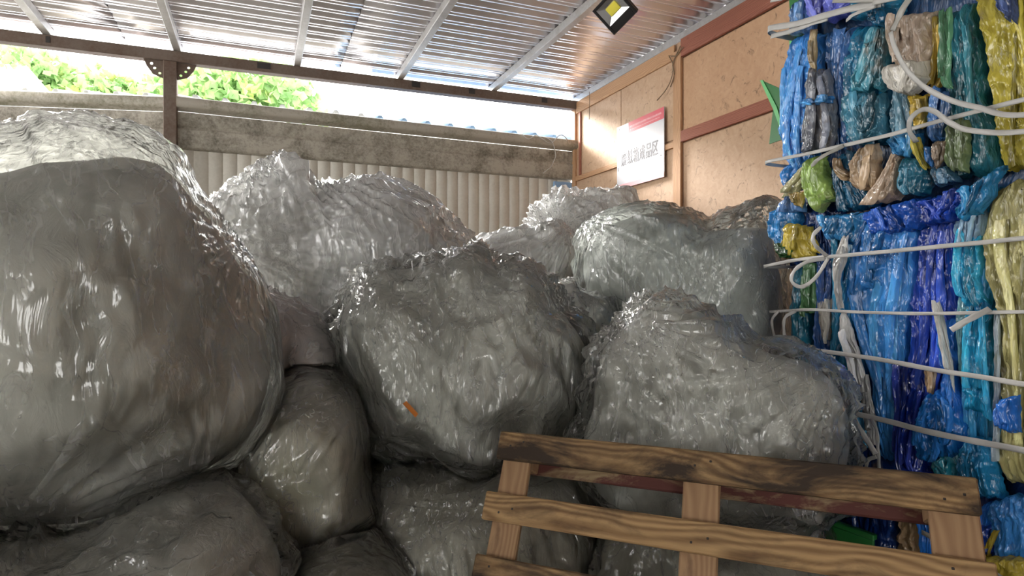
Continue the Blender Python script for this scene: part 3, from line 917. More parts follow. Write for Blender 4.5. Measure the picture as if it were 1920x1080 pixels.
bag('small film bag with pinkish filling wedged behind the huge bag', 2.70, 0.42, (545, 670),
    [(455, 600), (490, 543), (520, 546), (570, 573), (618, 603), (650, 660), (660, 720), (640, 790), (560, 810), (470, 790), (440, 700)],
    knots=[(500, 545, 0.04, 0.25)], haze=0.22, tone='pink', seed=3, lump=0.03, crumple=0.016)
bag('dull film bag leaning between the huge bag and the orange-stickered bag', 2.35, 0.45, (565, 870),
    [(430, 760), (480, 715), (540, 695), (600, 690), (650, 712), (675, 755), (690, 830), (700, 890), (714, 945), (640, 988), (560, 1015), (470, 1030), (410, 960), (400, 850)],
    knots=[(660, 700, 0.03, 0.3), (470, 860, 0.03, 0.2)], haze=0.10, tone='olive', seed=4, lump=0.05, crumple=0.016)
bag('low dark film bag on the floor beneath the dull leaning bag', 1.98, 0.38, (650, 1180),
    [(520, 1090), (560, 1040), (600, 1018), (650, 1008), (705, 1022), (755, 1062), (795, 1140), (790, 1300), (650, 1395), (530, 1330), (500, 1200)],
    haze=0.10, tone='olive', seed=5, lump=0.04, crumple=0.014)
bag('wide crinkled film bag with a small orange sticker', 2.75, 0.55, (870, 665),
    [(622, 612), (640, 570), (665, 530), (700, 497), (750, 489), (800, 483), (835, 481), (850, 470), (890, 462), (930, 488), (950, 485), (985, 489), (1020, 515), (1060, 570), (1095, 630), (1108, 700), (1105, 770), (1085, 830), (1000, 860), (880, 872), (770, 862), (700, 832), (660, 760), (630, 680)],
    knots=[(880, 500, 0.035, 0.35), (680, 540, 0.04, 0.3), (1020, 560, 0.04, 0.3)], haze=0.11, tone='grey', seed=6, lump=0.08, crumple=0.03)
bag('printed film bag standing under the bag with orange sticker', 2.60, 0.55, (880, 1000),
    [(690, 885), (730, 852), (800, 842), (950, 832), (1060, 842), (1110, 900), (1120, 1000), (1110, 1130), (950, 1192), (800, 1190), (740, 1100), (712, 990), (693, 930)],
    knots=[(760, 880, 0.05, 0.3), (860, 880, 0.04, 0.3)], haze=0.08, tone='olive', seed=7, lump=0.05, crumple=0.022)
bag('brightly lit film bag with twisted top in front of the cream siding', 3.70, 0.65, (650, 490),
    [(395, 388), (430, 362), (455, 347), (478, 327), (504, 319), (516, 302), (528, 296), (544, 301), (556, 322), (575, 344), (600, 350), (650, 340), (705, 339), (760, 352), (810, 385), (850, 425), (882, 462), (888, 520), (860, 620), (750, 700), (600, 720), (480, 690), (420, 560), (403, 450)],
    knots=[(530, 305, 0.09, 0.4), (470, 470, 0.07, 0.45), (870, 450, 0.04, 0.3)], haze=0.62, tone='bright', seed=8, lump=0.07, crumple=0.026, fcol=(0.93, 0.93, 0.92))  # brightness of the back light put into whiter film and filling
bag('brightly lit film bag in the far corner beneath the sign', 4.90, 0.50, (1095, 440),
    [(975, 450), (995, 410), (1018, 376), (1040, 357), (1080, 360), (1130, 360), (1172, 361), (1190, 376), (1200, 420), (1190, 520), (1120, 570), (1020, 560), (975, 500)],
    knots=[(1040, 440, 0.08, 0.4)], haze=0.42, tone='bright', seed=9, lump=0.05, crumple=0.03)  # paler film and filling stand for the light from behind
bag('low brightly lit film bag against the bag beneath the sign', 4.25, 0.42, (985, 510),
    [(888, 475), (898, 450), (930, 436), (960, 431), (1000, 430), (1040, 418), (1076, 440), (1092, 480), (1088, 540), (1060, 620), (970, 640), (900, 600), (878, 530)],
    knots=[(1060, 430, 0.07, 0.4)], haze=0.42, tone='bright', seed=10, lump=0.05, crumple=0.022)  # lit look put into milkier film and the lighter filling
bag('pale greenish film bag with glossy left edge touching the baled film', 3.32, 0.52, (1280, 545),
    [(1083, 460), (1095, 430), (1130, 405), (1180, 393), (1230, 389), (1280, 397), (1325, 412), (1350, 400), (1390, 390), (1425, 376), (1450, 378), (1468, 400), (1484, 450), (1498, 520), (1500, 590), (1490, 660), (1425, 730), (1300, 750), (1180, 720), (1110, 630), (1085, 540)],
    inner=[(1095, 480), (1110, 445), (1145, 418), (1190, 405), (1240, 402), (1290, 412), (1340, 430), (1390, 425), (1440, 430), (1460, 480), (1470, 540), (1468, 620), (1410, 710), (1300, 730), (1190, 700), (1120, 620), (1100, 550)],
    knots=[(1440, 385, 0.05, 0.3), (1110, 420, 0.05, 0.35)], haze=0.13, tone='cool', seed=11, lump=0.05, crumple=0.018, fcol=(0.78, 0.82, 0.82))
bag('small knotted film bundle squeezed between the bags by the greenish bag', 3.02, 0.22, (1100, 610),
    [(1036, 560), (1046, 530), (1062, 524), (1078, 520), (1088, 540), (1130, 548), (1160, 570), (1170, 630), (1120, 690), (1060, 690), (1036, 620)],
    knots=[(1060, 530, 0.04, 0.2)], haze=0.23, tone='grey', seed=12, lump=0.03, crumple=0.02, sub=6)
bag('shiny film bag with vertical pleats behind the wooden pallet', 2.24, 0.44, (1350, 760),
    [(1102, 690), (1118, 640), (1160, 595), (1200, 563), (1250, 555), (1300, 560), (1350, 590), (1400, 622), (1450, 645), (1500, 660), (1555, 685), (1590, 725), (1607, 790), (1615, 860), (1600, 930), (1480, 965), (1300, 965), (1150, 935), (1092, 850), (1098, 760)],
    knots=[(1190, 590, 0.06, 0.4), (1540, 670, 0.05, 0.5)], haze=0.10, tone='grey', seed=13, lump=0.07, crumple=0.026)
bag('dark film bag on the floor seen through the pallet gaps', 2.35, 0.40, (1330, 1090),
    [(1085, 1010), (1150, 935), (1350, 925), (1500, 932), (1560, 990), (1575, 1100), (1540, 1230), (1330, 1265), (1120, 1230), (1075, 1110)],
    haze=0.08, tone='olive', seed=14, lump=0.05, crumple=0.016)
# bags low in the heap that carry the ones above
bag('buried film bag carrying the brightly lit bag', 3.75, 0.60, (650, 850),
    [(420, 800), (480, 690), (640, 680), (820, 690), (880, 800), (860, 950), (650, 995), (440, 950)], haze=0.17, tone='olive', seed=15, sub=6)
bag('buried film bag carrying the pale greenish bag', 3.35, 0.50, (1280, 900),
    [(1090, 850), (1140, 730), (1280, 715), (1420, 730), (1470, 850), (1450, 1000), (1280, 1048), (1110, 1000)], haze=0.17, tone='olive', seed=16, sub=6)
bag('buried film bag carrying the low brightly lit bag', 4.3, 0.50, (1010, 780),
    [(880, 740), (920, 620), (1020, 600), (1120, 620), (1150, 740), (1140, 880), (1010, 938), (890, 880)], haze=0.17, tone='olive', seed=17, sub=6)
bag('buried film bag in the far corner under the brightly lit bag', 5.0, 0.50, (1110, 720),
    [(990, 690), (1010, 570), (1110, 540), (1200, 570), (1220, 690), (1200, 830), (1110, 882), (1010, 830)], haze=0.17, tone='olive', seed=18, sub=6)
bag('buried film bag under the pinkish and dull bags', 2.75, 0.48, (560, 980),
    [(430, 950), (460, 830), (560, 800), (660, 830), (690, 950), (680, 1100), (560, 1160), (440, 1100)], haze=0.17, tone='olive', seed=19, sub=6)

for k in (0, 3, 1, 4, 5, 12, 6, 13, 10, 7, 11, 9, 8, 2, 18, 14, 15, 16, 17):
    make_bag(*bag_calls[k][0], **bag_calls[k][1])

def on_bag(label, px, py, lift=0.004):
    """point on a bag's film where a pixel ray first meets it (front side)"""
    B = BAGDATA[label]; r = ray(px, py)
    V = B['Vs'] - np.array([0, 0, CAMZ])
    t_ = V @ r / (r @ r)
    dist = np.linalg.norm(V - np.outer(t_, r), axis=1)
    near = dist < dist.min() + 0.012
    k = np.where(near)[0][np.argmin(t_[near])]
    return np.array([0, 0, CAMZ]) + r * (t_[k] - lift)
ob = 'wide crinkled film bag with a small orange sticker'
q = [on_bag(ob, x, y, 0.012) for x, y in ((755, 757), (762, 752), (784, 776), (779, 783))]
qb = [v + BAGDATA[ob]['e3'] * 0.004 for v in q]
mesh('orange_sticker', q + qb, [(0, 1, 2, 3), (7, 6, 5, 4), (0, 4, 5, 1), (1, 5, 6, 2), (2, 6, 7, 3), (3, 7, 4, 0)], M['orange'], BAGDATA[ob]['root'])
ab = 'huge clear film bag with floppy see-through top on the bag with creased folds'
C_ = [on_bag(ab, x, y, 0.014) for x, y in catmull([(58, 934), (84, 904), (112, 868), (134, 836), (146, 812), (166, 796), (184, 788)], 16)]
V = []
for k, p in enumerate(C_):
    t_ = C_[min(k + 1, 15)] - C_[max(k - 1, 0)]
    sd_ = np.cross(t_, BAGDATA[ab]['e3']); sd_ /= np.linalg.norm(sd_)
    w_ = 0.006 + 0.012 * (k / 15) ** 1.5
    V += [p + sd_ * w_, p - BAGDATA[ab]['e3'] * 0.006, p - sd_ * w_]
mesh('film_tie', V, grid_faces(16, 3), FILM[(0.16, (0.80, 0.80, 0.79), 1, 0.012)], BAGDATA[ab]['root'], True)
pb = 'printed film bag standing under the bag with orange sticker'
for body, (x, y), (x2, y2), h in (('c210', (728, 915), (752, 901), 0.030), ('AL', (720, 884), (734, 880), 0.024)):
    a = on_bag(pb, x, y, 0.016); b = on_bag(pb, x2, y2, 0.016)
    ax = b - a
    text_mesh('print', body, h, a, ax, np.cross(BAGDATA[pb]['e3'] * -1, ax), M['print'], BAGDATA[pb]['root'], np.linalg.norm(ax))

# ------------------------------------------------------------------ baled coloured film
BF = 2.113                                  # visible face of the stack: distance along D2
FAR = float(np.dot(on_plane(1486, 545, D2, BF), D1))   # far end of the stack along D1
OUT = -D2
def bp_(px, py, lift=0.0, off=BF):
    return on_plane(px, py, D2, off) + OUT * lift
def bale_core(name, z0, z1, col, root, seed, near=0.55, far=None, off=BF):
    """pressed block with pleated sides"""
    far = FAR - 0.03 if far is None else far
    n = 26
    V, Fc = [], []
    bm = bmesh.new(); bmesh.ops.create_cube(bm, size=2.0)
    bmesh.ops.subdivide_edges(bm, edges=bm.edges[:], cuts=n, use_grid_fill=True)
    bm.verts.ensure_lookup_table(); bm.verts.index_update()
    P = np.array([v.co[:] for v in bm.verts]); Fq = [tuple(v.index for v in f.verts) for f in bm.faces]
    bm.free()
    ln = np.max(np.abs(P), axis=1)
    rd = np.linalg.norm(P, axis=1)
    sph = P / rd[:, None] * 1.35
    Q = P * 0.93 + sph * 0.07
    s1 = (far + near) / 2 + Q[:, 0] * (far - near) / 2
    s2 = off + 0.515 + Q[:, 1] * 0.50
    z = (z0 + z1) / 2 + Q[:, 2] * (z1 - z0) / 2 * 0.99
    Vw = np.outer(s1, D1) + np.outer(s2, D2) + np.outer(z, UP)
    nn = 0.035 * ridge(np.stack([s1 * 9 + seed, s2 * 9, z * 1.4], 1), 2) + 0.02 * NZ(np.stack([s1 * 5, s2 * 5, z * 5 + seed], 1))
    dirn = np.outer(P[:, 0], D1) + np.outer(P[:, 1], D2)
    dirn /= (np.linalg.norm(dirn, axis=1)[:, None] + 0.4)
    Vw = Vw + dirn * (nn - 0.03)[:, None]
    Vw[:, 2] = np.maximum(Vw[:, 2], 0.003)
    return mesh('pressed_core', Vw, np.array(Fq), colour_film(col, 0.15), root, True)

def sheet(root, left, right, col, lift=0.02, bulge=0.03, folds=4.0, amp=0.012, dirt=0.0, alpha=1.0, nu=34, nv=60, name='film_sheet', curl=0.022, off=BF, rough=0.16):
    """one crumpled sheet of film pressed against the face between a left and a right edge (pixels, top to bottom)"""
    sheet.k += 1; sd = sheet.k * 3.17
    Lp = catmull(np.array(left, float), nv); Rp = catmull(np.array(right, float), nv)
    wid = float(np.mean(np.linalg.norm(Rp - Lp, axis=1))); hgt_ = float(np.linalg.norm(Lp[-1] - Lp[0]) + np.linalg.norm(Rp[-1] - Rp[0])) / 2
    if wid < 34:                       # narrow ribbons lie flat
        bulge *= 0.4; curl = 0.005; amp *= 0.6
    u = np.linspace(0, 1, nu); v = np.linspace(0, 1, nv)
    U, Vv = np.meshgrid(u, v, indexing='ij')
    uf, vf = U.ravel(), Vv.ravel()
    # ragged edges
    def edge(e, fr):
        return NZ(np.stack([vf * fr + e, vf * 0 + sd, vf * 0], 1)).reshape(U.shape)
    eL = edge(0.3, hgt_ / 22) + 0.5 * edge(4.1, hgt_ / 8); eR = edge(7.7, hgt_ / 22) + 0.5 * edge(9.1, hgt_ / 8)
    k_ = min(6.0, wid * 0.10)
    X = Lp[None, :, 0] * (1 - U) + Rp[None, :, 0] * U + k_ * (eL * (1 - U) + eR * U)
    Y = Lp[None, :, 1] * (1 - U) + Rp[None, :, 1] * U
    eT = NZ(np.stack([uf * wid / 14 + sd, uf * 0 + 2, vf * 1.5], 1)).reshape(U.shape)
    Y = Y + min(9.0, hgt_ * 0.09) * eT
    # pleats gathered sideways: lines swing a little on their way down
    sw_ = NZ(np.stack([uf * 2 + sd, vf * 2.2, uf * 0 + 3], 1)).reshape(U.shape)
    X = X + sw_ * wid * 0.05
    r0 = (X - CX) / F; dep = off / (D2[0] * r0 + D2[1])
    pts = np.stack([r0 * dep, dep, (CY - Y) / F * dep + CAMZ], -1)
    prof_u = 1 - np.abs(2 * U - 1) ** 5.0; prof_v = 1 - np.abs(2 * Vv - 1) ** 9
    pr_ = np.clip(prof_u * prof_v, 0, 1) ** 0.5
    h = lift + bulge * 0.6 * pr_ - curl * (1 - pr_)
    nf = max(2.0, wid / 13.0) * (folds / 4.0) ** 0.5
    sl = (rnd.random() - 0.5) * 3.0
    q = np.stack([uf * nf + vf * sl + sd, vf * hgt_ / 130.0, uf * 0 + sd], 1)
    h = h + amp * 1.1 * ((ridge(q, 3.0) - 0.35)).reshape(U.shape)
    q2 = np.stack([uf * nf * 2.4 - vf * sl * 1.5 + sd, vf * hgt_ / 60.0, uf * 0 + sd + 4], 1)
    h = h + amp * 0.6 * (ridge(q2, 3.0) - 0.3).reshape(U.shape)
    pp = pts.reshape(-1, 3)
    wq = np.stack([NZ(pp * 9 + sd), NZ(pp * 9 + 4 + sd), NZ(pp * 9 + 8 + sd)], 1) * 0.03
    h = h + amp * 0.7 * (ridge((pp + wq) * 14 + sd, 4.0) - 0.25).reshape(U.shape) * (0.4 + 0.6 * pr_)
    Vw = pts + OUT[None, None, :] * h[:, :, None]
    return mesh(name, Vw.reshape(-1, 3), grid_faces(nu, nv), colour_film(col, dirt, alpha, rough), root, True)
sheet.k = 0

def strips(root, left, right, col, lift, bulge, dirt, name):
    """loose strips of the same film lying over a sheet"""
    L_ = catmull(np.array(left, float), 9); R_ = catmull(np.array(right, float), 9)
    wid = float(np.mean(np.linalg.norm(R_ - L_, axis=1)))
    for k in range(1 if wid < 24 else (2 if wid < 50 else 4)):
        u0 = rnd.uniform(0.05, 0.75); u1 = u0 + min(0.5, rnd.uniform(8, 17) / wid)
        sl = rnd.uniform(-0.22, 0.22)
        i0 = rnd.randint(0, 2); i1 = rnd.randint(6, 8)
        a = [tuple(L_[i] * (1 - u) + R_[i] * u) for i in range(i0, i1 + 1) for u in [min(max(u0 + sl * (i - 4) / 4, -0.02), 0.95)]]
        b = [tuple(L_[i] * (1 - u) + R_[i] * u) for i in range(i0, i1 + 1) for u in [min(max(u1 + sl * (i - 4) / 4 * rnd.uniform(0.6, 1.2), 0.05), 1.03)]]
        f = rnd.choice((0.55, 0.75, 1.25, 1.5))
        c2 = tuple(round(min(0.9, x * f + (0.02 if f > 1 else 0)), 3) for x in col)
        sheet(root, a, b, c2, lift + bulge * 0.35 + 0.014 + 0.004 * k, 0.012, 3, 0.010, dirt, 1.0, nu=10, nv=36, name=name, curl=0.02)

def strap(root, pts, width, lift=0.05, mat='strap', name='strap', wrap=False, twist=0.0, lifts=None):
    """flat plastic band; pts in pixels on the bale face, width in pixels there"""
    if pts[-1][0] >= 1980:             # carry the band on to the near end of the bale and round its corner
        x1, y1 = pts[-1]
        pts = list(pts) + [(2200, 545 + (y1 - 545) * (2200 - 483) / (x1 - 483)), (2368, 545 + (y1 - 545) * (2368 - 483) / (x1 - 483))]
        if lifts: lifts = list(lifts) + [0.10, 0.06]
    P = [bp_(x, y, (lifts[k] if lifts else lift)) for k, (x, y) in enumerate(pts)]
    wm = 0.82 * width * np.dot(P[len(P) // 2], [0, 1, 0]) / F
    if wrap:
        P = [P[0] + D2 * 0.30 + D1 * 0.02, P[0] + D2 * 0.08 + D1 * 0.035] + P
    n = max(16, 7 * len(P))
    C_ = catmull(P, n)
    V = []
    for k in range(n):
        t_ = C_[min(k + 1, n - 1)] - C_[max(k - 1, 0)]; t_ /= np.linalg.norm(t_) + 1e-9
        s = np.cross(t_, D2); s -= 0
        if np.linalg.norm(s) < 0.3: s = UP.copy()
        s /= np.linalg.norm(s)
        if k and np.dot(s, prev) < 0: s = -s
        prev = s
        a = twist * math.sin(3.0 * k / n * math.pi)
        nn = np.cross(t_, s)
        s2 = s * math.cos(a) + nn * math.sin(a)
        w_ = wm / 2 * (1 + 0.12 * float(NZ(np.array([[k * 0.4, strap.k * 2.3, 1.0]]))[0]))
        for q in (-1, -0.33, 0.33, 1):
            V.append(C_[k] + s2 * w_ * q + OUT * 0.0012 * math.sin(k * 0.9 + q * 1.5 + strap.k))
    strap.k += 1
    o = mesh(name, V, grid_faces(n, 4), M[mat], root)
    sol = o.modifiers.new('thickness', 'SOLIDIFY'); sol.thickness = 0.0012; sol.offset = 0
    return o
strap.k = 0

BLUE = (0.02, 0.16, 0.60); ROYAL = (0.012, 0.055, 0.40); SKY = (0.05, 0.27, 0.72); TEAL = (0.015, 0.17, 0.27); CYAN = (0.03, 0.38, 0.66)
PALE = (0.42, 0.50, 0.56); YEL = (0.52, 0.40, 0.05); MUD = (0.33, 0.22, 0.12); GREEN = (0.12, 0.30, 0.12); OLIVE = (0.36, 0.33, 0.12); GREYF = (0.42, 0.40, 0.36); NAVY = (0.006, 0.03, 0.14)
zA, zB, zC = 0.74, 1.80, 2.80
base_pt = lambda z: D1 * (FAR - 0.55) + D2 * (BF + 0.5) + UP * z

# bottom bale
b3 = empty('film_bale', base_pt(0.0), 'lowest bale of blue film with a yellow sheet beside the pallet end', 'bale', 'stack of film bales')
bale_core('core', 0.003, zA - 0.01, (0.01, 0.06, 0.24), b3, 1.0, near=0.35)
sheet(b3, [(1838, 950), (1830, 1000), (1828, 1060), (1835, 1100)], [(1900, 930), (1895, 1000), (1890, 1060), (1890, 1110)], BLUE, 0.05, 0.04, 4)
sheet(b3, [(1880, 935), (1885, 1000), (1885, 1050)], [(1960, 915), (1965, 1000), (1960, 1060)], SKY, 0.06, 0.04, 5)
sheet(b3, [(1845, 985), (1842, 1015), (1848, 1050)], [(1890, 975), (1896, 1010), (1888, 1035)], ROYAL, 0.085, 0.03, 3)
sheet(b3, [(1896, 985), (1880, 1020), (1868, 1050)], [(1908, 988), (1894, 1022), (1884, 1050)], YEL, 0.09, 0.02, 2, name='yellow_sheet')
sheet(b3, [(1858, 1030), (1862, 1060), (1868, 1100)], [(1960, 1035), (1965, 1060), (1965, 1100)], YEL, 0.10, 0.04, 3, name='yellow_sheet')
sheet(b3, [(1590, 960), (1585, 1010), (1590, 1060)], [(1690, 960), (1690, 1010), (1690, 1060)], NAVY, 0.02, 0.03, 4)
sheet(b3, [(1690, 965), (1688, 1000), (1690, 1050)], [(1765, 975), (1765, 1010), (1765, 1060)], MUD, 0.02, 0.03, 3)
sheet(b3, [(1735, 965), (1742, 1000), (1745, 1050)], [(1765, 970), (1768, 1010), (1765, 1060)], BLUE, 0.05, 0.02, 2)
strap(b3, [(1780, 985), (1850, 1020), (1900, 1048), (1960, 1085)], 12, 0.14, 'strap_grey')

# middle bale
b2 = empty('film_bale', base_pt(zA), 'middle bale of glossy blue film crossed by four white straps', 'bale', 'stack of film bales')
bale_core('core', zA, zB - 0.02, (0.008, 0.045, 0.20), b2, 5.0)
mid = [
 # left edge, right edge, colour, lift, bulge, folds, amp, dirt, alpha
 ([(1484, 500), (1484, 560), (1486, 640), (1490, 700)], [(1522, 495), (1520, 560), (1522, 640), (1530, 700)], TEAL, 0.0, 0.03, 3, .012, 0, 1),
 ([(1512, 490), (1513, 540), (1514, 590)], [(1538, 490), (1538, 540), (1538, 590)], GREEN, 0.02, 0.02, 2, .008, 0, 1),
 ([(1535, 425), (1535, 520), (1532, 600), (1535, 690)], [(1575, 420), (1572, 520), (1566, 600), (1568, 690)], (0.03, 0.12, 0.42), 0.01, 0.03, 3, .012, 0, 1),
 ([(1566, 440), (1566, 540), (1562, 640), (1570, 760)], [(1612, 430), (1606, 540), (1604, 640), (1625, 780)], (0.02, 0.25, 0.45), 0.01, 0.03, 4, .012, 0, 1),
 ([(1545, 640), (1548, 700), (1560, 760)], [(1620, 650), (1625, 720), (1640, 780)], (0.02, 0.18, 0.36), 0.0, 0.03, 4, .012, 0, 1),
 ([(1545, 560), (1546, 600), (1552, 640)], [(1572, 560), (1574, 600), (1568, 640)], GREYF, 0.035, 0.02, 2, .010, .3, 1),
 ([(1652, 398), (1620, 480), (1606, 560), (1618, 640), (1648, 720), (1660, 800), (1664, 862)], [(1742, 384), (1732, 480), (1722, 580), (1714, 680), (1706, 780), (1704, 862)], SKY, 0.03, 0.05, 5, .010, 0, 1),
 ([(1640, 420), (1612, 490), (1604, 560)], [(1700, 395), (1690, 470), (1680, 540)], SKY, 0.055, 0.03, 3, .012, 0, 1),
 ([(1742, 384), (1730, 470), (1720, 560), (1714, 680), (1700, 780), (1700, 880)], [(1822, 365), (1814, 460), (1818, 560), (1812, 660), (1780, 780), (1770, 880)], ROYAL, 0.025, 0.045, 6, .014, 0, 1),
 ([(1702, 680), (1700, 760), (1698, 850), (1705, 885)], [(1760, 680), (1756, 760), (1748, 850), (1760, 885)], (0.008, 0.03, 0.28), 0.05, 0.03, 4, .014, 0, 1),
 ([(1816, 395), (1812, 480), (1818, 580), (1814, 680), (1822, 760), (1825, 830)], [(1885, 345), (1872, 480), (1884, 580), (1890, 680), (1894, 760), (1895, 830)], (0.03, 0.26, 0.52), 0.02, 0.05, 5, .016, 0, 1),
 ([(1820, 430), (1815, 480), (1818, 540), (1836, 572)], [(1868, 440), (1864, 480), (1868, 540), (1878, 568)], CYAN, 0.065, 0.03, 3, .010, 0, 1),
 ([(1816, 390), (1812, 430), (1820, 470)], [(1884, 345), (1872, 410), (1866, 460)], (0.22, 0.36, 0.52), 0.06, 0.03, 3, .012, 0, 1),
 ([(1846, 580), (1836, 640), (1832, 700), (1834, 770)], [(1888, 580), (1890, 640), (1892, 700), (1894, 780)], (0.02, 0.33, 0.60), 0.065, 0.035, 4, .014, 0, 1),
 ([(1818, 560), (1815, 610), (1818, 660), (1824, 720)], [(1846, 565), (1840, 610), (1836, 660), (1836, 720)], (0.16, 0.36, 0.42), 0.06, 0.02, 2, .012, .2, 1),
 ([(1888, 355), (1868, 430), (1866, 500), (1888, 570), (1898, 680), (1900, 780), (1894, 860), (1910, 905)], [(1985, 320), (1985, 430), (1985, 500), (1985, 570), (1985, 680), (1985, 780), (1985, 860), (1985, 905)], (0.50, 0.46, 0.20), 0.05, 0.05, 6, .016, .1, 1),
 ([(1894, 585), (1898, 680), (1896, 780), (1890, 860)], [(1908, 585), (1908, 680), (1906, 780), (1904, 860)], PALE, 0.085, 0.02, 2, .010, 0, 1),
 ([(1912, 745), (1910, 775), (1914, 800)], [(1950, 735), (1950, 775), (1950, 805)], BLUE, 0.11, 0.02, 2, .008, 0, 1),
 ([(1775, 600), (1782, 660), (1786, 720), (1776, 790)], [(1812, 590), (1816, 660), (1820, 720), (1830, 800)], BLUE, 0.05, 0.04, 3, .014, 0, 1),
 ([(1780, 565), (1784, 600), (1796, 645), (1810, 690), (1818, 730)], [(1792, 562), (1802, 600), (1810, 645), (1820, 690), (1822, 730)], (0.55, 0.54, 0.50), 0.085, 0.015, 2, .008, .1, 1),
 ([(1758, 690), (1760, 715), (1762, 740)], [(1780, 688), (1780, 715), (1776, 740)], MUD, 0.07, 0.02, 2, .010, .3, 1),
 ([(1768, 735), (1745, 775), (1738, 820), (1742, 862)], [(1800, 725), (1830, 775), (1832, 820), (1815, 858)], (0.015, 0.17, 0.55), 0.06, 0.06, 4, .016, 0, 1),
 ([(1835, 812), (1826, 850), (1822, 890), (1832, 925)], [(1890, 820), (1894, 860), (1900, 900), (1904, 935)], (0.02, 0.24, 0.50), 0.055, 0.06, 4, .018, 0, 1),
 ([(1772, 850), (1770, 875), (1790, 905)], [(1835, 840), (1840, 880), (1830, 925)], (0.02, 0.27, 0.38), 0.05, 0.04, 3, .018, 0, 1),
 ([(1612, 440), (1592, 485), (1590, 520), (1600, 575)], [(1620, 446), (1618, 485), (1606, 525), (1610, 580)], (0.68, 0.67, 0.64), 0.085, 0.015, 2, .008, 0, 1),
 ([(1602, 585), (1600, 620), (1618, 670), (1632, 720)], [(1612, 582), (1624, 620), (1640, 670), (1650, 720)], (0.50, 0.50, 0.49), 0.075, 0.02, 2, .010, 0, 1),
 ([(1630, 700), (1638, 750), (1648, 800), (1658, 835)], [(1652, 700), (1662, 750), (1668, 800), (1668, 835)], (0.46, 0.46, 0.45), 0.07, 0.02, 2, .010, 0, 1),
 ([(1620, 755), (1622, 790), (1630, 832)], [(1652, 760), (1655, 790), (1655, 835)], (0.08, 0.35, 0.62), 0.055, 0.025, 2, .014, 0, 1),
 ([(1478, 380), (1472, 430), (1480, 500)], [(1580, 372), (1585, 430), (1590, 500)], NAVY, 0.0, 0.02, 4, .012, 0, 1),
 # top folds hanging over the edge
 ([(1462, 395), (1450, 415), (1456, 440), (1480, 475)], [(1508, 384), (1508, 415), (1505, 445), (1508, 490)], (0.02, 0.20, 0.50), 0.03, 0.05, 3, .014, 0, 1),
 ([(1500, 420), (1496, 445), (1488, 472), (1492, 486)], [(1540, 425), (1545, 450), (1550, 470), (1556, 486)], YEL, 0.075, 0.03, 3, .012, .1, 1),
 ([(1540, 425), (1540, 450), (1545, 470)], [(1552, 440), (1562, 460), (1564, 475)], YEL, 0.08, 0.02, 2, .010, .1, 1),
 ([(1490, 458), (1488, 470), (1492, 484)], [(1518, 456), (1520, 470), (1514, 484)], (0.03, 0.12, 0.03), 0.10, 0.02, 2, .008, 0, 1),
 ([(1555, 405), (1560, 425), (1570, 450)], [(1660, 398), (1650, 430), (1630, 460)], (0.03, 0.20, 0.45), 0.05, 0.04, 4, .014, 0, 1),
 ([(1640, 402), (1650, 420), (1660, 445)], [(1760, 370), (1770, 400), (1760, 430)], (0.015, 0.10, 0.50), 0.065, 0.04, 4, .016, 0, 1),
 ([(1735, 385), (1750, 400), (1765, 425)], [(1850, 352), (1856, 380), (1830, 420)], ROYAL, 0.08, 0.05, 4, .016, 0, 1),
 ([(1830, 370), (1838, 390), (1830, 420)], [(1930, 312), (1912, 340), (1880, 400)], (0.02, 0.24, 0.52), 0.095, 0.05, 4, .014, 0, 1),
]
for Lq, Rq, c, l_, b_, f_, a2, dt, al in mid:
    nm = 'yellow_sheet' if c == YEL else ('clear_sheet' if min(c) > 0.4 else 'blue_sheet')
    sheet(b2, Lq, Rq, c, l_, b_, f_, a2, dt, al, name=nm)
    strips(b2, Lq, Rq, c, l_, b_, dt, nm)
strap(b2, [(1476, 500), (1540, 488), (1620, 481), (1700, 474), (1800, 465), (1900, 456), (1985, 448)], 10, 0.125, wrap=True)
strap(b2, [(1484, 584), (1560, 580), (1640, 584), (1760, 587), (1850, 586), (1985, 584)], 8, 0.115, wrap=True)
strap(b2, [(1528, 650), (1600, 658), (1700, 672), (1800, 690), (1890, 703), (1985, 718)], 12, 0.125)
strap(b2, [(1612, 764), (1660, 772), (1720, 785), (1780, 800), (1850, 814), (1985, 838)], 14, 0.135)
for pts, w, ls in (
    ([(1592, 428), (1584, 445), (1588, 462), (1596, 482)], 10, (.15, .17, .17, .13)),
    ([(1598, 486), (1586, 520), (1566, 538), (1550, 528), (1552, 508), (1570, 492), (1592, 486)], 9, (.13, .16, .18, .19, .18, .16, .13)),
    ([(1500, 582), (1494, 600), (1492, 632)], 7, (.12, .14, .12)),
    ([(1532, 582), (1522, 596), (1522, 630), (1530, 665), (1542, 690)], 8, (.12, .15, .15, .14, .12)),
    ([(1902, 578), (1880, 596), (1852, 616)], 14, (.12, .16, .18)),
    ([(1606, 664), (1596, 690), (1598, 716), (1612, 730), (1622, 718), (1620, 696), (1610, 666)], 6, (.13, .16, .18, .18, .18, .16, .13)),
    ([(1628, 722), (1652, 758), (1680, 800), (1704, 842)], 14, (.15, .17, .18, .17)),
    ([(1614, 766), (1610, 748), (1624, 740), (1636, 744)], 8, (.14, .16, .17, .16)),
    ([(1684, 778), (1702, 800), (1708, 830), (1704, 885)], 9, (.14, .16, .17, .15)),
    ([(1706, 846), (1684, 856), (1674, 890)], 9, (.17, .16, .14))):
    strap(b2, pts, w, lifts=ls, name='strap_tail', mat='strap')

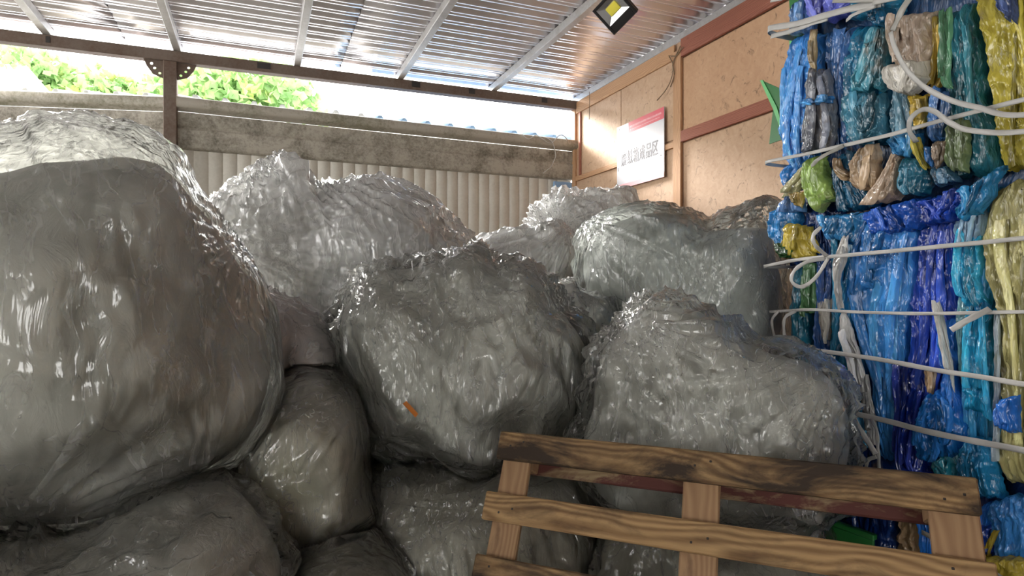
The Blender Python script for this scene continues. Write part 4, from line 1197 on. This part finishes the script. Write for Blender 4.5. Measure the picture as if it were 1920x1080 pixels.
# top bale
b1 = empty('film_bale', base_pt(zB), 'top bale of muddy blue, teal and yellow film with loose white straps', 'bale', 'stack of film bales')
bale_core('core', zB, zC, (0.02, 0.07, 0.18), b1, 9.0)
top = [
 ([(1500, 70), (1486, 120), (1476, 190), (1474, 250), (1484, 300), (1494, 318)], [(1552, 62), (1552, 120), (1550, 190), (1546, 250), (1542, 300), (1540, 312)], (0.05, 0.25, 0.66), 0.03, 0.05, 6, .010, .1, 1),
 ([(1496, 308), (1480, 325), (1478, 345), (1486, 360)], [(1540, 298), (1538, 320), (1530, 340), (1520, 356)], (0.03, 0.22, 0.62), 0.03, 0.05, 4, .012, 0, 1),
 ([(1496, 8), (1490, 40), (1488, 70)], [(1530, -10), (1534, 30), (1540, 62)], (0.08, 0.20, 0.42), 0.03, 0.03, 4, .012, .2, 1),
 ([(1524, -40), (1528, 10), (1540, 48)], [(1622, -40), (1618, 10), (1606, 36)], (0.12, 0.14, 0.55), 0.05, 0.04, 3, .014, .1, 1),
 ([(1600, -40), (1600, 10), (1596, 40)], [(1700, -40), (1704, 0), (1700, 30)], (0.02, 0.22, 0.40), 0.03, 0.04, 5, .014, .2, 1),
 ([(1556, 60), (1556, 110), (1570, 180), (1584, 240), (1588, 290)], [(1618, 50), (1608, 110), (1610, 180), (1618, 240), (1622, 285)], (0.03, 0.11, 0.30), 0.015, 0.04, 5, .014, .35, 1),
 ([(1606, 52), (1592, 120), (1590, 200), (1596, 280)], [(1700, 40), (1690, 120), (1680, 200), (1670, 275)], (0.012, 0.16, 0.30), 0.015, 0.05, 6, .018, .25, 1),
 ([(1546, 60), (1540, 100), (1545, 142)], [(1558, 60), (1556, 100), (1556, 146)], (0.40, 0.30, 0.16), 0.075, 0.015, 2, .008, .2, 1),
 ([(1544, 140), (1536, 180), (1530, 240), (1526, 292)], [(1574, 132), (1586, 180), (1590, 240), (1578, 284)], (0.17, 0.185, 0.23), 0.075, 0.025, 3, .009, .45, 1),
 ([(1534, 196), (1533, 202), (1533, 209)], [(1590, 184), (1590, 191), (1590, 198)], (0.06, 0.27, 0.66), 0.098, 0.012, 1, .004, 0, 1),
 ([(1668, 60), (1644, 110), (1622, 160), (1622, 176)], [(1698, 62), (1694, 110), (1688, 160), (1680, 174)], (0.05, 0.24, 0.32), 0.07, 0.05, 4, .014, .3, 1),
 ([(1664, 22), (1660, 40), (1668, 58)], [(1702, 24), (1702, 42), (1694, 60)], (0.01, 0.16, 0.34), 0.085, 0.03, 3, .012, 0, 1),
 ([(1610, 178), (1600, 215), (1606, 250), (1625, 275)], [(1678, 178), (1682, 215), (1678, 245), (1660, 270)], (0.06, 0.22, 0.32), 0.06, 0.05, 3, .016, .3, 1),
 ([(1688, 120), (1684, 180), (1682, 240), (1690, 300)], [(1722, 140), (1730, 190), (1738, 240), (1742, 300)], (0.10, 0.22, 0.30), 0.03, 0.04, 4, .014, .3, 1),
 ([(1696, 70), (1692, 130), (1694, 200)], [(1712, 90), (1718, 140), (1724, 200)], (0.01, 0.05, 0.14), 0.02, 0.03, 3, .012, .2, 1),
 ([(1702, 40), (1694, 70), (1706, 110), (1712, 140)], [(1784, 28), (1784, 70), (1780, 110), (1772, 145)], (0.46, 0.36, 0.28), 0.08, 0.06, 3, .016, .35, 1),
 ([(1698, 134), (1700, 158), (1718, 176), (1735, 184)], [(1778, 120), (1776, 150), (1766, 172), (1752, 184)], (0.56, 0.53, 0.47), 0.11, 0.06, 2, .012, .15, 1),
 ([(1770, 40), (1774, 90), (1772, 140), (1764, 190)], [(1798, 32), (1798, 90), (1796, 140), (1782, 180)], (0.42, 0.29, 0.05), 0.06, 0.03, 3, .010, .25, 1),
 ([(1724, 182), (1728, 215), (1734, 248)], [(1762, 180), (1760, 215), (1756, 245)], (0.52, 0.36, 0.05), 0.06, 0.035, 4, .010, .2, 1),
 ([(1796, 26), (1798, 90), (1794, 150), (1792, 200), (1800, 260), (1806, 335)], [(1846, 4), (1858, 90), (1864, 150), (1872, 200), (1884, 260), (1890, 325)], (0.03, 0.20, 0.26), 0.03, 0.06, 6, .016, .25, 1),
 ([(1794, 30), (1796, 90), (1794, 150), (1800, 172)], [(1814, 24), (1816, 90), (1814, 150), (1818, 170)], (0.14, 0.36, 0.20), 0.085, 0.02, 2, .010, .2, 1),
 ([(1806, 230), (1804, 270), (1808, 318)], [(1850, 230), (1848, 270), (1844, 330)], (0.22, 0.30, 0.14), 0.09, 0.02, 4, .010, .3, 1),
 ([(1844, 0), (1862, 60), (1872, 130), (1884, 200), (1894, 260), (1896, 322)], [(1990, -20), (1990, 60), (1990, 130), (1990, 200), (1990, 260), (1990, 318)], (0.50, 0.42, 0.06), 0.05, 0.06, 7, .016, .2, 1),
 ([(1902, -20), (1908, 20), (1918, 34)], [(1940, -20), (1945, 20), (1948, 60)], (0.08, 0.13, 0.33), 0.11, 0.03, 2, .010, .1, 1),
 ([(1782, 166), (1766, 195), (1762, 245), (1768, 270)], [(1808, 180), (1812, 200), (1806, 245), (1800, 270)], (0.06, 0.18, 0.44), 0.055, 0.035, 4, .012, .2, 1),
 ([(1545, 300), (1536, 330), (1540, 365), (1552, 402)], [(1574, 296), (1578, 330), (1590, 350), (1596, 376)], (0.28, 0.42, 0.10), 0.08, 0.05, 3, .014, .2, 1),
 ([(1542, 308), (1510, 335), (1496, 355), (1484, 374)], [(1550, 312), (1540, 340), (1528, 352), (1515, 370)], (0.36, 0.34, 0.18), 0.07, 0.025, 3, .008, .25, 1),
 ([(1488, 372), (1478, 385), (1472, 400)], [(1520, 366), (1524, 385), (1526, 400)], (0.14, 0.30, 0.66), 0.06, 0.02, 2, .006, 0, 1),
 ([(1512, 362), (1510, 375), (1518, 388)], [(1536, 362), (1536, 378), (1534, 392)], (0.40, 0.28, 0.08), 0.085, 0.025, 2, .010, .3, 1),
 ([(1578, 300), (1580, 340), (1592, 380), (1600, 396)], [(1645, 280), (1650, 330), (1665, 370), (1670, 388)], (0.01, 0.12, 0.24), 0.05, 0.05, 4, .018, .2, 1),
 ([(1596, 300), (1598, 325), (1612, 340), (1626, 342)], [(1610, 300), (1616, 318), (1630, 328), (1640, 336)], MUD, 0.10, 0.02, 2, .012, .2, 1),
 ([(1646, 284), (1636, 315), (1632, 340), (1648, 362)], [(1680, 272), (1684, 315), (1686, 340), (1676, 358)], (0.46, 0.33, 0.21), 0.10, 0.05, 3, .012, .2, 1),
 ([(1712, 292), (1696, 320), (1676, 352), (1654, 384)], [(1724, 296), (1722, 330), (1722, 360), (1712, 380)], (0.42, 0.31, 0.22), 0.09, 0.035, 3, .014, .25, 1),
 ([(1690, 262), (1694, 280), (1702, 300)], [(1750, 252), (1752, 275), (1746, 300)], (0.03, 0.20, 0.42), 0.07, 0.035, 3, .014, .2, 1),
 ([(1728, 298), (1722, 325), (1720, 355), (1736, 370)], [(1764, 302), (1774, 325), (1776, 345), (1768, 366)], (0.02, 0.15, 0.24), 0.085, 0.05, 3, .016, .25, 1),
 ([(1748, 266), (1746, 288), (1758, 306), (1772, 322)], [(1760, 262), (1768, 285), (1772, 300), (1782, 322)], (0.48, 0.40, 0.05), 0.10, 0.02, 2, .008, .2, 1),
 ([(1772, 280), (1770, 300), (1782, 318)], [(1790, 282), (1790, 300), (1786, 318)], (0.05, 0.24, 0.66), 0.105, 0.015, 2, .006, 0, 1),
 ([(1788, 272), (1788, 295), (1790, 320)], [(1812, 268), (1812, 290), (1800, 316)], (0.27, 0.20, 0.14), 0.10, 0.02, 2, .008, .3, 1),
 ([(1775, 318), (1776, 335), (1784, 352)], [(1812, 312), (1820, 330), (1824, 344)], (0.10, 0.25, 0.40), 0.07, 0.03, 3, .014, .2, 1),
]
for Lq, Rq, c, l_, b_, f_, a2, dt, al in top:
    nm = 'yellow_sheet' if c[0] > 0.4 and c[2] < 0.1 else ('brown_sheet' if c[0] > c[2] * 1.1 else 'blue_sheet')
    sheet(b1, Lq, Rq, c, l_, b_, f_, a2, dt, al, name=nm)
    strips(b1, Lq, Rq, c, l_, b_, dt, nm)
strap(b1, [(1488, 64), (1540, 56), (1600, 40), (1650, 28), (1704, 20)], 15, 0.14, wrap=True)
strap(b1, [(1490, 78), (1530, 68), (1570, 54), (1600, 46)], 11, 0.135)
strap(b1, [(1488, 10), (1510, 6), (1545, -8)], 12, 0.13)
strap(b1, [(1690, 20), (1740, 10), (1800, 0), (1850, -12), (1985, -40)], 14, 0.15)
strap(b1, [(1486, 309), (1560, 295), (1640, 278), (1720, 261), (1800, 240), (1870, 223), (1985, 196)], 10, 0.145, wrap=True)
for pts, w, ls, m in (
    ([(1615, 14), (1650, 15), (1698, 14)], 13, (.15, .16, .15), 'strap_grey'),
    ([(1640, 52), (1664, 42), (1696, 26)], 8, (.15, .17, .15), 'strap'),
    ([(1580, 318), (1604, 302), (1636, 280)], 9, (.17, .18, .15), 'strap_grey'),
    ([(1788, -4), (1772, 30), (1748, 76)], 16, (.17, .20, .20), 'strap_grey'),
    ([(1744, 78), (1756, 106), (1776, 144), (1806, 176), (1850, 200), (1900, 214), (1985, 228)], 12, (.20, .21, .21, .20, .19, .18, .17), 'strap'),
    ([(1782, 276), (1780, 256), (1788, 234), (1802, 218), (1822, 222), (1850, 242), (1890, 256), (1985, 258)], 12, (.17, .20, .21, .19, .18, .18, .18, .17), 'strap')):
    strap(b1, pts, w, lifts=ls, name='strap_tail', mat=m, twist=0.2)
# the rest of each visible face, on to the near end of the stack
def z_row(px, z):
    r0 = (px - CX) / F
    return CY - (z - CAMZ) * F * (D2[0] * r0 + D2[1]) / BF
near_cols = [1972, 2040, 2105, 2180, 2250, 2310, 2370]
for root_, z0_, z1_, cols in ((b1, zB + 0.02, zC - 0.02, (YEL, (0.02, 0.18, 0.30), BLUE, (0.10, 0.22, 0.30), SKY, TEAL)),
                              (b2, zA + 0.02, zB - 0.02, ((0.50, 0.46, 0.20), BLUE, ROYAL, SKY, CYAN, BLUE)),
                              (b3, 0.03, zA - 0.02, (SKY, YEL, ROYAL, BLUE, TEAL, BLUE))):
    for k in range(6):
        xa, xb = near_cols[k] - 6, near_cols[k + 1] + 6
        zz = np.linspace(z1_, z0_, 5)
        Lq = [(xa, z_row(xa, z)) for z in zz]; Rq = [(xb, z_row(xb, z)) for z in zz]
        sheet(root_, Lq, Rq, cols[k], 0.03 + 0.012 * (k % 3), 0.04, 5, 0.014, 0.1, name='film_sheet')
        strips(root_, Lq, Rq, cols[k], 0.03 + 0.012 * (k % 3), 0.04, 0.1, 'film_sheet')
# green plastic boards poking out behind the top bale
def board(root, pts, off, mat, name, th=0.006):
    P = [on_plane(x, y, D2, off) for x, y in pts]; n = len(P)
    P2 = [p + D2 * th for p in P]
    return mesh(name, P + P2, [tuple(range(n)), tuple(range(2 * n - 1, n - 1, -1))] + [(k, n + k, n + (k + 1) % n, (k + 1) % n) for k in range(n)], M[mat], root)
board(b1, [(1426, 150), (1500, 182), (1500, 240), (1452, 200)], BF + 0.16, 'green_sheet', 'green_board')
board(b1, [(1450, 200), (1500, 240), (1500, 250), (1442, 270)], BF + 0.17, 'green_sheet', 'green_board')
board(b1, [(1425, 151), (1430, 150), (1456, 200), (1474, 258), (1470, 262), (1450, 206)], BF + 0.155, 'green_edge', 'green_board_edge')
board(b1, [(1477, -30), (1510, -30), (1505, 60), (1500, 118), (1482, 118), (1484, 60)], BF + 0.05, 'green_sheet', 'green_board')
board(b1, [(1490, 20), (1506, 20), (1508, 60), (1494, 60)], BF - 0.01, 'green_edge', 'green_board_edge')
board(b1, [(1480, 60), (1488, 60), (1500, 110), (1480, 118)], BF + 0.04, 'green_edge', 'green_board_edge')

# green plastic board low down between the pallet and the bottom bale
gb = empty('green_board', bp_(1640, 1150, 0.12) * (1, 1, 0)); tag(gb, 'dark green plastic board standing behind the pallet gap', 'board')
p0 = bp_(1596, 980, 0.16); p1 = bp_(1690, 985, 0.14)
dv = (p1 - p0); dv[2] = 0; ln_ = np.linalg.norm(dv); dv /= ln_
frame_box('panel', np.array([p0[0], p0[1], 0]), dv, np.cross(UP, dv), UP, (0, ln_), (-0.006, 0.006), (0.0, p0[2] + 0.03), M['green_sheet'], gb, 0.003)
frame_box('rim', np.array([p0[0], p0[1], 0]), dv, np.cross(UP, dv), UP, (-0.004, ln_ + 0.004), (-0.012, 0.012), (p0[2] + 0.03, p0[2] + 0.05), M['green_sheet'], gb, 0.003)

# ------------------------------------------------------------------ wooden pallet leaning on the bags
pu = np.array([0.42, 1.0, 2.1]); pu /= np.linalg.norm(pu)
pa = np.array([2.35, -1.0, -0.02]); pa -= pu * np.dot(pa, pu); pa /= np.linalg.norm(pa)
pn = np.cross(pa, pu)                       # away from the camera?
if pn[1] < 0: pn = -pn
d1_ = 1.865
TL = at_depth(945, 808, d1_)
PL = 0.6435 * d1_
tmax = (TL[2] - 0.004) / pu[2]
W1 = [wood('pallet_wood', (0.47, 0.30, 0.14), (0.20, 0.11, 0.045), (0.035, 0.021, 0.012), amount=a_, seed=s_) for a_, s_ in
      (((0.34, 0.60), 1.3), ((0.50, 0.78), 4.1), ((0.32, 0.58), 7.7), ((0.44, 0.70), 11.2))]
W2 = wood('pallet_wood_pale', (0.40, 0.25, 0.135), (0.29, 0.165, 0.085), (0.09, 0.05, 0.03), amount=(0.62, 0.85), seed=3.3)
W3 = wood('pallet_wood_red', (0.34, 0.25, 0.14), (0.24, 0.155, 0.08), (0.11, 0.033, 0.026), amount=(0.42, 0.52), seed=8.8)
pr = empty('wooden_pallet', TL - pu * tmax - UP * 0.004 + pa * PL / 2); tag(pr, 'weathered wooden pallet leaning on its edge against the film bags', 'pallet')
def pboard(name, x, t0, t1, n0, n1, mat, skew=0.0, along='x'):
    a = pa + pu * skew
    a /= np.linalg.norm(a)
    if along == 'x':
        return frame_box(name, TL, a, pn, np.cross(a, pn) * (1 if np.dot(np.cross(a, pn), pu) > 0 else -1), x, (n0, n1), (-t1, -t0), mat, pr, 0.004)
    return frame_box(name, TL, pu, pn, pa, (-t1, -t0), (n0, n1), x, mat, pr, 0.004)
slats = [(0.0, 0.085), (0.182, 0.262), (0.355, 0.44), (0.53, 0.615), (0.705, 0.79), (0.88, 0.965), (1.05, tmax - 0.03)]
for k, (t0, t1) in enumerate(slats):
    x0 = (-0.012, -0.022, -0.018, 0, 0, 0, 0)[k]
    pboard('deck_board', (x0, PL + (0.0, 0.012, 0.012, 0, 0, 0, 0)[k]), t0, t1, 0, 0.02, W1[(0, 1, 2, 3, 1, 0, 2)[k]])
for x in ((0.005, 0.095), (PL / 2 - 0.06, PL / 2 + 0.035), (PL - 0.10, PL - 0.0)):
    pboard('cross_board', x, 0.003, tmax - 0.02, 0.021, 0.041, W2, along='t')
    for t0 in (0.0, tmax / 2 - 0.06, tmax - 0.14):
        pboard('spacer_block', (x[0] + 0.004, x[1] - 0.004), t0 + 0.004, t0 + 0.10, 0.042, 0.115, W2)
for t0 in (0.0, tmax / 2 - 0.05, tmax - 0.13):
    pboard('back_board', (0.0, PL), t0 + 0.002, t0 + 0.10, 0.116, 0.134, W3)
for k, (t0, t1) in enumerate(slats[:4]):
    for x in (0.03, 0.07, PL / 2 - 0.03, PL / 2 + 0.01, PL - 0.07, PL - 0.03):
        pboard('nail', (x - 0.004, x + 0.004), (t0 + t1) / 2 - 0.004 + 0.015 * ((k + int(x * 50)) % 3 - 1), (t0 + t1) / 2 + 0.004 + 0.015 * ((k + int(x * 50)) % 3 - 1), -0.001, 0.004, M['dark'])
